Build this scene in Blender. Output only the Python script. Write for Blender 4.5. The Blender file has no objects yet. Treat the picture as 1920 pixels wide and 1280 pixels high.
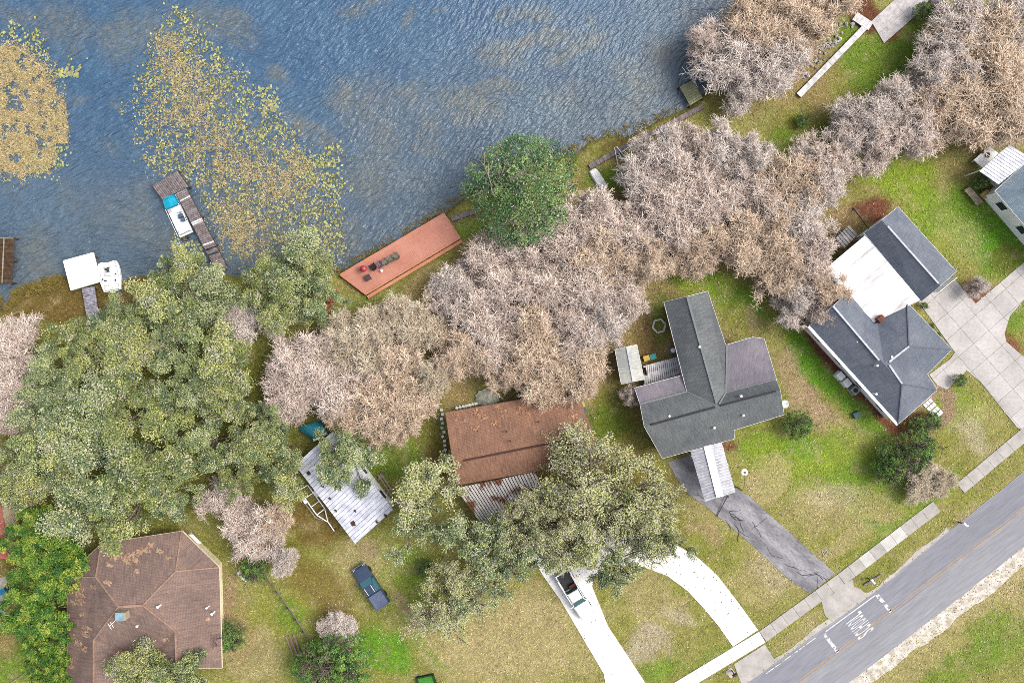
import bpy, math, random
import numpy as np
from mathutils import Vector, Matrix

# ------------------------------------------------------------------ camera, sky, sun, exposure
scene = bpy.context.scene
COL = scene.collection
S, H = 16.0, 80.0            # pixels per metre on the ground, flying height in metres
cam_d = bpy.data.cameras.new('camera'); cam_d.sensor_width = 36.0; cam_d.lens = 24.0
cam_d.clip_start = 1.0; cam_d.clip_end = 3000.0
cam = bpy.data.objects.new('camera', cam_d); cam.location = (0, 0, H); COL.objects.link(cam); scene.camera = cam

SUN_EL, SUN_AZ = 50.0, 8.0   # elevation; azimuth of the sun measured counter-clockwise from +X (picture right)
w = bpy.data.worlds.new('World'); scene.world = w; w.use_nodes = True
wn = w.node_tree; wn.nodes.clear()
wo = wn.nodes.new('ShaderNodeOutputWorld'); wb = wn.nodes.new('ShaderNodeBackground'); ws = wn.nodes.new('ShaderNodeTexSky')
ws.sky_type = 'NISHITA'; ws.sun_disc = False; ws.sun_elevation = math.radians(SUN_EL)
ws.sun_rotation = math.radians(90 - SUN_AZ); ws.air_density = 1.0; ws.dust_density = 5.0; ws.ozone_density = 1.0
wb.inputs['Strength'].default_value = 0.15
hs_ = wn.nodes.new('ShaderNodeHueSaturation'); hs_.inputs['Saturation'].default_value = .45   # thin overcast: a paler sky everywhere
wn.links.new(ws.outputs[0], hs_.inputs['Color']); wn.links.new(hs_.outputs[0], wb.inputs['Color']); wn.links.new(wb.outputs[0], wo.inputs['Surface'])
sun_d = bpy.data.lights.new('sun', 'SUN'); sun_d.energy = 1.1; sun_d.angle = math.radians(28); sun_d.color = (1.0, 0.95, 0.89)
sun = bpy.data.objects.new('sun', sun_d); COL.objects.link(sun)
_a, _e = math.radians(SUN_AZ), math.radians(SUN_EL)
sun.rotation_euler = Vector((math.cos(_a) * math.cos(_e), math.sin(_a) * math.cos(_e), math.sin(_e))).to_track_quat('Z', 'Y').to_euler()
sun.location = (60, 10, 90)
vs = scene.view_settings
vs.view_transform = 'Standard'; vs.look = 'None'; vs.gamma = 1.0; vs.use_curve_mapping = False
vs.exposure = 1.02
scene.render.engine = 'CYCLES'
scene.cycles.use_denoising = False
scene.cycles.max_bounces = 5; scene.cycles.diffuse_bounces = 3; scene.cycles.glossy_bounces = 2
scene.cycles.transmission_bounces = 2; scene.cycles.transparent_max_bounces = 4
scene.cycles.pixel_filter_type = 'BLACKMAN_HARRIS'; scene.cycles.filter_width = 0.85

R = random.Random(7)
NR = np.random.default_rng(11)

# ------------------------------------------------------------------ helpers
def P(u, v, z=0.0):
    """ground position of a photo reading (u, v) for a thing z metres high"""
    k = (H - z) / H / S
    return Vector(((u - 960) * k, (640 - v) * k, z))

def c(r, g, b, k=0.5):
    f = lambda x: ((x / 255) / 12.92 if x / 255 <= 0.04045 else ((x / 255 + 0.055) / 1.055) ** 2.4)
    return (min(f(r) * k, .85), min(f(g) * k, .85), min(f(b) * k, .85))

ORG = {}
def link(o, parent=None):
    COL.objects.link(o)
    if parent is not None: o.parent = parent
    return o

def tag(o, label, cat, group=None):
    o['label'] = label; o['category'] = cat
    if group: o['group'] = group
    return o

def thing(name, label, cat, loc=(0, 0, 0), group=None, rotz=0.0):
    o = bpy.data.objects.new(name, None); o.empty_display_size = 0.3
    o.location = loc; o.rotation_euler = (0, 0, rotz); link(o); ORG[o.name] = Vector(loc) if rotz == 0 else Vector((0, 0, 0))
    return tag(o, label, cat, group)

def fast_mesh(name, V, F=None, quads=None, tris=None, attr=None):
    """mesh from arrays; quads/tris are index arrays"""
    me = bpy.data.meshes.new(name)
    if F is not None:
        me.from_pydata([tuple(v) for v in V], [], F); me.update(); return me
    V = np.asarray(V, dtype=np.float32).reshape(-1, 3)
    me.vertices.add(len(V)); me.vertices.foreach_set('co', V.ravel())
    idx, start, n = [], [], 0
    for a, k in ((quads, 4), (tris, 3)):
        if a is None or len(a) == 0: continue
        a = np.asarray(a, dtype=np.int32).reshape(-1, k)
        idx.append(a.ravel()); start.append(n + np.arange(len(a), dtype=np.int32) * k); n += a.size
    idx = np.concatenate(idx); start = np.concatenate(start)
    me.loops.add(len(idx)); me.loops.foreach_set('vertex_index', idx)
    me.polygons.add(len(start)); me.polygons.foreach_set('loop_start', start)
    me.update(calc_edges=True)
    if attr is not None:
        a = me.color_attributes.new('Col', 'FLOAT_COLOR', 'POINT')
        col = np.ones((len(V), 4), dtype=np.float32); col[:, :3] = attr
        a.data.foreach_set('color', col.ravel())
    return me

def obj(name, me, m, parent=None, kind=None, smooth=False):
    if m is not None and len(me.materials) == 0:
        for mm in (m if isinstance(m, (list, tuple)) else [m]): me.materials.append(mm)
    o = bpy.data.objects.new(name, me); link(o, parent)
    if kind: o['kind'] = kind
    if smooth: me.polygons.foreach_set('use_smooth', [True] * len(me.polygons))
    return o

def part(name, VF, m, parent, kind=None, smooth=False, local=False):
    V, F = VF
    o0 = Vector((0, 0, 0)) if (local or parent is None) else ORG.get(parent.name, Vector((0, 0, 0)))
    me = fast_mesh(name, [Vector(v) - o0 for v in V], F)
    o = obj(name, me, m, parent, kind, smooth)
    ORG[o.name] = o0
    return o

def merge(*vfs):
    V, F = [], []
    for v, f in vfs:
        n = len(V); V += list(v); F += [[i + n for i in q] for q in f]
    return V, F

def box(cx, cy, cz, sx, sy, sz, rz=0.0):
    a, b = math.cos(rz), math.sin(rz); V = []
    for dz in (-.5, .5):
        for dx, dy in ((-.5, -.5), (.5, -.5), (.5, .5), (-.5, .5)):
            x, y = dx * sx, dy * sy
            V.append(Vector((cx + x * a - y * b, cy + x * b + y * a, cz + dz * sz)))
    return V, [[3, 2, 1, 0], [4, 5, 6, 7], [0, 1, 5, 4], [1, 2, 6, 5], [2, 3, 7, 6], [3, 0, 4, 7]]

def area2(p):
    return sum(p[i][0] * p[(i + 1) % len(p)][1] - p[(i + 1) % len(p)][0] * p[i][1] for i in range(len(p)))

def prism(poly, z0, z1):
    """poly: xy points (or xyz: then z is the top height and z0 the thickness below when z1 is None)"""
    p = [Vector(q) for q in poly]
    if area2(p) < 0: p.reverse()
    n = len(p)
    if z1 is None:
        bot = [Vector((q[0], q[1], q[2] - z0)) for q in p]; top = [Vector((q[0], q[1], q[2])) for q in p]
    else:
        bot = [Vector((q[0], q[1], z0)) for q in p]; top = [Vector((q[0], q[1], z1)) for q in p]
    F = [list(range(n - 1, -1, -1)), list(range(n, 2 * n))] + [[i, (i + 1) % n, n + (i + 1) % n, n + i] for i in range(n)]
    return bot + top, F

def beam(a, b, wd, ht):
    """box between two points"""
    a, b = Vector(a), Vector(b); d = (b - a).normalized()
    s = d.cross(Vector((0, 0, 1)))
    if s.length < 1e-3: s = Vector((1, 0, 0))
    s.normalize(); t = s.cross(d).normalized()
    V = []
    for q in (a, b):
        for i, j in ((-1, -1), (1, -1), (1, 1), (-1, 1)): V.append(q + s * wd / 2 * i + t * ht / 2 * j)
    return V, [[0, 1, 2, 3], [7, 6, 5, 4], [4, 5, 1, 0], [5, 6, 2, 1], [6, 7, 3, 2], [7, 4, 0, 3]]

def tube(pts, r, n=8, caps=True):
    pts = [Vector(p) for p in pts]; V, F = [], []
    rr = r if isinstance(r, (list, tuple)) else [r] * len(pts)
    for i, p in enumerate(pts):
        d = (pts[min(i + 1, len(pts) - 1)] - pts[max(i - 1, 0)]).normalized()
        s = d.cross(Vector((0, 0, 1)))
        if s.length < 1e-3: s = Vector((1, 0, 0))
        s.normalize(); t = s.cross(d).normalized()
        for k in range(n):
            an = 2 * math.pi * k / n; V.append(p + (s * math.cos(an) + t * math.sin(an)) * rr[i])
    for i in range(len(pts) - 1):
        for k in range(n):
            F.append([i * n + k, i * n + (k + 1) % n, (i + 1) * n + (k + 1) % n, (i + 1) * n + k])
    if caps:
        F.append(list(range(n))[::-1]); F.append([(len(pts) - 1) * n + k for k in range(n)])
    return V, F

def lathe(prof, n=12, cx=0, cy=0):
    V, F = [], []
    for r, z in prof:
        for k in range(n): V.append(Vector((cx + r * math.cos(2 * math.pi * k / n), cy + r * math.sin(2 * math.pi * k / n), z)))
    for i in range(len(prof) - 1):
        for k in range(n): F.append([i * n + k, i * n + (k + 1) % n, (i + 1) * n + (k + 1) % n, (i + 1) * n + k])
    F.append([k for k in range(n)][::-1]); F.append([(len(prof) - 1) * n + k for k in range(n)])
    return V, F

def loft(secs):
    """sections: equal-length closed loops of points"""
    n = len(secs[0]); V = [Vector(p) for s in secs for p in s]; F = []
    for i in range(len(secs) - 1):
        for k in range(n): F.append([i * n + k, i * n + (k + 1) % n, (i + 1) * n + (k + 1) % n, (i + 1) * n + k])
    F.append(list(range(n))[::-1]); F.append([(len(secs) - 1) * n + k for k in range(n)])
    return V, F

def lerp(a, b, t): return Vector(a) + (Vector(b) - Vector(a)) * t

def strips(root, name, A, B, C, D, n, th, m, gap=0.02, jz=0.0, t0=0.0, t1=1.0):
    """n boards side by side from edge A-D to edge B-C (each board spans A->B side to D->C side); corners carry their height"""
    out = []
    L = (Vector(B) - Vector(A)).length
    g = gap / max(L, .01) / 2
    for i in range(n):
        a, b = t0 + (t1 - t0) * i / n + g, t0 + (t1 - t0) * (i + 1) / n - g
        dz = Vector((0, 0, R.uniform(-jz, jz)))
        q = [lerp(A, B, a) + dz, lerp(A, B, b) + dz, lerp(D, C, b) + dz, lerp(D, C, a) + dz]
        out.append(part(name, prism(q, th, None), m, root))
    return out

def clip_poly(poly, a, b, d):
    """keep the side a*x + b*y <= d"""
    out = []
    for i in range(len(poly)):
        p, q = poly[i], poly[(i + 1) % len(poly)]
        fp, fq = a * p[0] + b * p[1] - d, a * q[0] + b * q[1] - d
        if fp <= 0: out.append(p)
        if (fp < 0 < fq) or (fq < 0 < fp):
            t = fp / (fp - fq); out.append((p[0] + (q[0] - p[0]) * t, p[1] + (q[1] - p[1]) * t))
    return out

def slabs(root, name, poly, ang, step, z0, z1, m, gap=0.03, off=(0, 0)):
    """cut a paved area into square slabs, one object each"""
    ca, sa = math.cos(ang), math.sin(ang)
    us = [x * ca + y * sa for x, y in poly]; vs_ = [-x * sa + y * ca for x, y in poly]
    i0, i1 = math.floor((min(us) - off[0]) / step), math.ceil((max(us) - off[0]) / step)
    j0, j1 = math.floor((min(vs_) - off[1]) / step), math.ceil((max(vs_) - off[1]) / step)
    for i in range(i0, i1):
        for j in range(j0, j1):
            a0, a1 = off[0] + i * step + gap / 2, off[0] + (i + 1) * step - gap / 2
            b0, b1 = off[1] + j * step + gap / 2, off[1] + (j + 1) * step - gap / 2
            q = clip_poly(poly, ca, sa, a1)
            if len(q) > 2: q = clip_poly(q, -ca, -sa, -a0)
            if len(q) > 2: q = clip_poly(q, -sa, ca, b1)
            if len(q) > 2: q = clip_poly(q, sa, -ca, -b0)
            if len(q) > 2 and abs(area2(q)) / 2 > 0.06:
                dz = R.uniform(-.006, .006)
                part(name, prism([(x, y, 0) for x, y in q], z0, z1 + dz), m, root)

# numpy value noise
def vnoise(x, y, scale, seed):
    g = np.random.default_rng(seed).random((64, 64)).astype(np.float64)
    x = np.asarray(x) / scale + 1000.3; y = np.asarray(y) / scale + 1000.7
    xi, yi = np.floor(x).astype(int), np.floor(y).astype(int); fx, fy = x - xi, y - yi
    fx = fx * fx * (3 - 2 * fx); fy = fy * fy * (3 - 2 * fy)
    G = lambda i, j: g[i % 64, j % 64]
    return (G(xi, yi) * (1 - fx) + G(xi + 1, yi) * fx) * (1 - fy) + (G(xi, yi + 1) * (1 - fx) + G(xi + 1, yi + 1) * fx) * fy
def fbm(x, y, scale, seed, o=3):
    r, a, t = 0, 1.0, 0
    for k in range(o): r = r + a * vnoise(x, y, scale / 2 ** k, seed + k); t += a; a *= .5
    return r / t

# ------------------------------------------------------------------ materials
class NB:
    def __init__(s, name):
        s.m = bpy.data.materials.new(name); s.m.use_nodes = True; s.t = s.m.node_tree; s.t.nodes.clear()
        s.out = s.n('ShaderNodeOutputMaterial'); s.b = s.n('ShaderNodeBsdfPrincipled'); s.l(s.b.outputs[0], s.out.inputs['Surface'])
        s.geo = s.n('ShaderNodeNewGeometry')
    def n(s, t, **k):
        nd = s.t.nodes.new(t)
        for a, v in k.items(): setattr(nd, a, v)
        return nd
    def l(s, a, b): s.t.links.new(a, b)
    def set(s, sock, v):
        if hasattr(v, 'is_output'): s.l(v, sock)
        else: sock.default_value = tuple(v) + (1,) if isinstance(v, (tuple, list)) and len(v) == 3 and sock.type == 'RGBA' else v
    def pos(s, scale=(1, 1, 1), rot=0.0, src=None):
        mp = s.n('ShaderNodeMapping'); s.l(src if src is not None else s.geo.outputs['Position'], mp.inputs['Vector'])
        if rot: mp.vector_type = 'TEXTURE'; scale = tuple(1 / x for x in scale)     # stretched along a turned axis
        mp.inputs['Scale'].default_value = scale; mp.inputs['Rotation'].default_value = (0, 0, rot); return mp.outputs[0]
    def noise(s, vec, scale, detail=5, rough=.55, dist=0.0):
        nd = s.n('ShaderNodeTexNoise'); s.l(vec, nd.inputs['Vector']); nd.inputs['Scale'].default_value = scale
        nd.inputs['Detail'].default_value = detail; nd.inputs['Roughness'].default_value = rough; nd.inputs['Distortion'].default_value = dist
        return nd.outputs['Fac']
    def ramp(s, fac, a, b, lo=0.0, hi=1.0):
        mr = s.n('ShaderNodeMapRange'); s.l(fac, mr.inputs[0]); mr.inputs[1].default_value = a; mr.inputs[2].default_value = b
        mr.inputs[3].default_value = lo; mr.inputs[4].default_value = hi; return mr.outputs[0]
    def mix(s, f, a, b, mode='MIX'):
        nd = s.n('ShaderNodeMix', data_type='RGBA', blend_type=mode)
        s.set(nd.inputs[0], f); s.set(nd.inputs[6], a); s.set(nd.inputs[7], b); return nd.outputs[2]
    def math(s, op, a, b):
        nd = s.n('ShaderNodeMath', operation=op); s.set(nd.inputs[0], a); s.set(nd.inputs[1], b); return nd.outputs[0]
    def bump(s, h, strength, dist=.05):
        nd = s.n('ShaderNodeBump'); nd.inputs['Strength'].default_value = strength; nd.inputs['Distance'].default_value = dist
        s.l(h, nd.inputs['Height']); s.l(nd.outputs[0], s.b.inputs['Normal']); return nd
    def done(s, col, rough=.8, spec=.25, metal=0.0):
        s.set(s.b.inputs['Base Color'], col); s.set(s.b.inputs['Roughness'], rough)
        s.b.inputs['Specular IOR Level'].default_value = spec; s.b.inputs['Metallic'].default_value = metal
        return s.m

def plain(name, c1, c2=None, scale=3.0, rough=.75, spec=.25, bump=.15, stretch=(1, 1, 1), rot=0.0, fine=0.25, orand=0.0, island=0.0, metal=0.0, lo=.35, hi=.65):
    """two-tone mottled surface with fine grain"""
    b = NB(name); c2 = c2 or tuple(x * .7 for x in c1)
    p = b.pos(stretch, rot)
    n1 = b.noise(p, scale); col = b.mix(b.ramp(n1, lo, hi), c1, c2)
    n2 = b.noise(p, scale * 9, 3)
    col = b.mix(1.0, col, b.mix(b.ramp(n2, .3, .7), (1 - fine,) * 3, (1 + fine * .6,) * 3), 'MULTIPLY')
    if orand:
        oi = b.n('ShaderNodeObjectInfo'); col = b.mix(1.0, col, b.mix(oi.outputs['Random'], (1 - orand,) * 3, (1 + orand,) * 3), 'MULTIPLY')
    if island:
        col = b.mix(1.0, col, b.mix(b.geo.outputs['Random Per Island'], (1 - island,) * 3, (1 + island,) * 3), 'MULTIPLY')
    if bump: b.bump(n2, bump, .03)
    return b.done(col, rough, spec, metal)

def shingle(name, c1, c2, stain, stain_amt=.5, row=.16, wid=.34, streak=3.0, line=.75):
    b = NB(name); uv = b.n('ShaderNodeUVMap'); uvo = uv.outputs[0]
    br = b.n('ShaderNodeTexBrick'); b.l(uvo, br.inputs['Vector']); br.inputs['Scale'].default_value = 1.0
    br.inputs['Brick Width'].default_value = wid; br.inputs['Row Height'].default_value = row; br.inputs['Mortar Size'].default_value = .02
    br.inputs['Mortar Smooth'].default_value = .3; br.offset = .5
    br.inputs['Color1'].default_value = c1 + (1,); br.inputs['Color2'].default_value = c2 + (1,); br.inputs['Mortar'].default_value = tuple(x * line for x in c2) + (1,)
    col = br.outputs['Color']
    st = b.noise(b.pos((1.6, .22, 1), 0, uvo), streak, 5)              # weather streaks running down the slope
    col = b.mix(b.ramp(st, .46, .74, 0, stain_amt), col, stain)
    big = b.noise(b.pos(), .3, 6, .65); col = b.mix(1.0, col, b.mix(b.ramp(big, .3, .7), (.74, .76, .79), (1.2, 1.18, 1.14)), 'MULTIPLY')
    st2 = b.noise(b.pos((3.2, .3, 1), 0, uvo), 2.2, 4, .7); col = b.mix(1.0, col, b.mix(b.ramp(st2, .35, .65), (.84,) * 3, (1.12,) * 3), 'MULTIPLY')
    gr = b.noise(b.pos(), 14, 2); col = b.mix(1.0, col, b.mix(b.ramp(gr, .3, .7), (.8,) * 3, (1.2,) * 3), 'MULTIPLY')
    b.bump(br.outputs['Fac'], -.35, .02)
    return b.done(col, .9, .15)

def colattr(name, fine=.35, scale=9.0, rough=.95, bump=.5, spec=.1, island=0.0, trans=0.0):
    b = NB(name); at = b.n('ShaderNodeVertexColor', layer_name='Col'); col = at.outputs['Color']
    if island: col = b.mix(1.0, col, b.mix(b.geo.outputs['Random Per Island'], (1 - island,) * 3, (1 + island,) * 3), 'MULTIPLY')
    if fine:
        n2 = b.noise(b.pos(), scale, 4); col = b.mix(1.0, col, b.mix(b.ramp(n2, .3, .7), (1 - fine,) * 3, (1 + fine,) * 3), 'MULTIPLY')
        if bump: b.bump(n2, bump, .06)
    return b.done(col, rough, spec)

M = {}
M['asphalt'] = plain('asphalt_road', c(176, 176, 182), c(162, 162, 168), .5, .9, bump=.1, stretch=(.1, 1, 1), rot=math.radians(37.4), fine=.16)
M['old_asphalt'] = plain('old_asphalt', c(186, 184, 188), c(136, 134, 140), .8, .95, bump=.3, stretch=(.35, 1, 1), rot=math.radians(-42), fine=.3)
M['concrete'] = plain('concrete', c(214, 208, 200), c(190, 184, 178), .8, .9, bump=.1, fine=.1, orand=.06)
M['concrete_drive'] = plain('concrete_drive', c(226, 220, 216), c(203, 197, 193), .35, .9, bump=.1, fine=.12, orand=.07)
M['white_concrete'] = plain('white_concrete', (.6, .59, .56), (.4, .39, .37), .5, .9, bump=.05, fine=.08, orand=.05, lo=.56, hi=.78)
M['shell'] = plain('crushed_shell', c(246, 240, 230, .58), c(206, 194, 176), 1.2, .95, bump=.4, fine=.3)
M['white'] = plain('white_paint', (.74, .74, .73), (.64, .64, .63), .8, .6, bump=.03, fine=.05, orand=.04)
M['white_worn'] = plain('worn_white_metal', (.62, .62, .61), (.3, .29, .29), 1.3, .6, bump=.05, fine=.1, orand=.04, lo=.46, hi=.7, stretch=(.14, 1, 1), rot=math.radians(40))
M['cream'] = plain('cream_paint', (.6, .53, .36), (.5, .44, .3), 1, .7, bump=.05, fine=.08)
M['brick'] = plain('brick_wall', c(150, 90, 75), c(110, 65, 55), 4, .9, bump=.2, fine=.2)
M['glass'] = NB('window_glass').done((.02, .03, .04), .08, .6)
M['trim'] = plain('white_trim', (.7, .7, .7), (.55, .55, .55), 1.5, .6, bump=0, fine=.05)
M['dark'] = plain('dark_metal', (.02, .02, .022), (.035, .035, .035), 4, .6, bump=.05)
M['rubber'] = plain('tyre_rubber', (.012, .012, .012), (.02, .02, .02), 5, .85, bump=.1)
M['steel'] = plain('galvanised_steel', (.32, .33, .34), (.22, .22, .23), 4, .45, spec=.5, bump=.05, metal=.3)
M['grey_wood'] = plain('weathered_grey_wood', c(172, 160, 160), c(128, 114, 114), 2.5, .9, bump=.25, fine=.25, orand=.14)
M['brown_wood'] = plain('dark_brown_wood', c(110, 86, 62), c(76, 58, 42), 2.5, .9, bump=.25, fine=.25, orand=.18)
M['pale_wood'] = plain('pale_wood', c(196, 184, 160), c(160, 144, 118), 2.5, .9, bump=.2, fine=.2, orand=.12)
M['white_wood'] = plain('whitewashed_boards', c(244, 242, 242, .6), c(212, 208, 208, .55), 2.0, .85, bump=.15, fine=.15, orand=.1)
M['grey_white_wood'] = plain('flaking_grey_boards', c(214, 212, 222), c(138, 134, 150), 2.6, .9, bump=.2, fine=.2, orand=.12)
M['terracotta'] = plain('terracotta_deck_paint', c(228, 160, 138), c(216, 146, 124), .5, .8, bump=.05, fine=.07, orand=.035)
M['terracotta_trim'] = plain('terracotta_edge', c(238, 166, 132), c(222, 146, 112), .8, .8, bump=.05, fine=.08)
M['yellow_paint'] = plain('yellow_lane_paint', c(208, 176, 130), c(176, 164, 160), 1.2, .85, bump=0, fine=.2, lo=.4, hi=.6)
M['road_paint'] = plain('white_road_paint', c(238, 238, 238, .52), c(190, 190, 196), 1.8, .8, bump=0, fine=.1, lo=.5, hi=.75)
M['worn_paint'] = plain('worn_road_paint', c(240, 240, 240, .54), c(158, 157, 164), 2.2, .85, bump=0, fine=.15, lo=.46, hi=.56)
M['roof_brown'] = shingle('brown_shingle', c(164, 139, 128), c(151, 127, 117), c(114, 101, 100), .75, line=.8)
M['roof_rust'] = shingle('rust_brown_shingle', c(184, 142, 117), c(170, 128, 106), c(108, 78, 68), .55, line=.8)
M['roof_grey'] = shingle('grey_green_shingle', c(132, 137, 138), c(122, 126, 128), c(98, 99, 104), .6)
M['roof_flat'] = shingle('grey_felt_roof', c(152, 146, 154), c(142, 136, 146), c(112, 108, 116), .6, row=1.0, wid=9.0, streak=5, line=.94)
M['roof_blue'] = shingle('slate_blue_shingle', c(138, 146, 158), c(126, 133, 147), c(108, 110, 124), .4)
M['roof_pale'] = shingle('pale_blue_shingle', c(190, 208, 220), c(172, 192, 206), c(150, 164, 178), .4)
M['roof_shed'] = shingle('whitish_felt_shed_roof', c(222, 222, 214), c(205, 204, 196), c(168, 168, 158), .6, row=1.0, wid=5, line=.95)
M['ridge_pale'] = plain('pale_ridge_cap', c(196, 164, 140), c(170, 136, 116), 2, .8, bump=0)
M['ridge_dark'] = plain('dark_ridge_vent', c(66, 68, 72), c(50, 52, 56), 2, .8, bump=0)
M['ridge_rust'] = plain('rust_ridge_vent', c(96, 62, 52), c(80, 52, 46), 2, .8, bump=0)
M['ridge_white'] = plain('white_ridge_cap', c(236, 238, 244), c(205, 208, 216), 1.5, .7, bump=0)
M['ridge_grey'] = plain('grey_ridge_cap', c(150, 154, 154), c(132, 138, 138), 2, .8, bump=0)
M['corrugated'] = plain('corrugated_white_metal', c(238, 240, 250, .62), c(206, 208, 222, .56), 1.0, .55, spec=.35, bump=.05, fine=.08, orand=.06)
M['rusty'] = plain('rusty_white_metal', c(232, 226, 222), c(132, 84, 66), .55, .7, bump=.05, fine=.12, orand=.05, lo=.52, hi=.6)
M['tile'] = plain('terracotta_tile', c(206, 120, 106), c(182, 98, 88), 1.5, .8, bump=.1, orand=.1)
M['soil'] = plain('soil', c(96, 76, 60), c(70, 56, 44), 2, .95, bump=.3)
# ------------------------------------------------------------------ ground and lake
SHORE = [(-2600, 900), (-600, 640), (-100, 590), (0, 574), (60, 548), (110, 533), (150, 546), (200, 552), (262, 538), (330, 530), (420, 512), (520, 506), (610, 502),
         (640, 508), (700, 474), (760, 440), (820, 404), (866, 374), (930, 338), (1010, 300), (1075, 284), (1110, 260), (1170, 250), (1215, 234), (1262, 212),
         (1290, 196), (1322, 168), (1345, 130), (1368, 70), (1395, 0), (1430, -90), (1560, -400), (1900, -900), (3200, -2600)]
SHW = np.array([[(u - 960) / S, (640 - v) / S] for u, v in SHORE])

def shore_dist(x, y):
    """signed distance to the shoreline, positive on land"""
    best = np.full(x.shape, 1e9); sgn = np.ones(x.shape)
    for i in range(len(SHW) - 1):
        a, b = SHW[i], SHW[i + 1]; d = b - a; L = d @ d
        t = np.clip(((x - a[0]) * d[0] + (y - a[1]) * d[1]) / L, 0, 1)
        dx, dy = x - a[0] - t * d[0], y - a[1] - t * d[1]; dd = np.hypot(dx, dy)
        s = np.where(d[0] * (y - a[1]) - d[1] * (x - a[0]) > 0, -1.0, 1.0)
        m = dd < best; best = np.where(m, dd, best); sgn = np.where(m, s, sgn)
    return best * sgn

OLIVE, GREEN, BRIGHT, TAN = np.array(c(150, 154, 74)), np.array(c(126, 160, 58)), np.array(c(110, 162, 48)), np.array(c(204, 186, 142))
LITTER, MULCH, SAND, BROWN = np.array(c(178, 154, 112)), np.array(c(126, 80, 66)), np.array(c(214, 200, 178)), np.array(c(128, 104, 62))
PINK = np.array(c(196, 164, 142)); PALE = np.array(c(206, 194, 176)); LIME = np.array(c(150, 174, 62))
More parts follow.
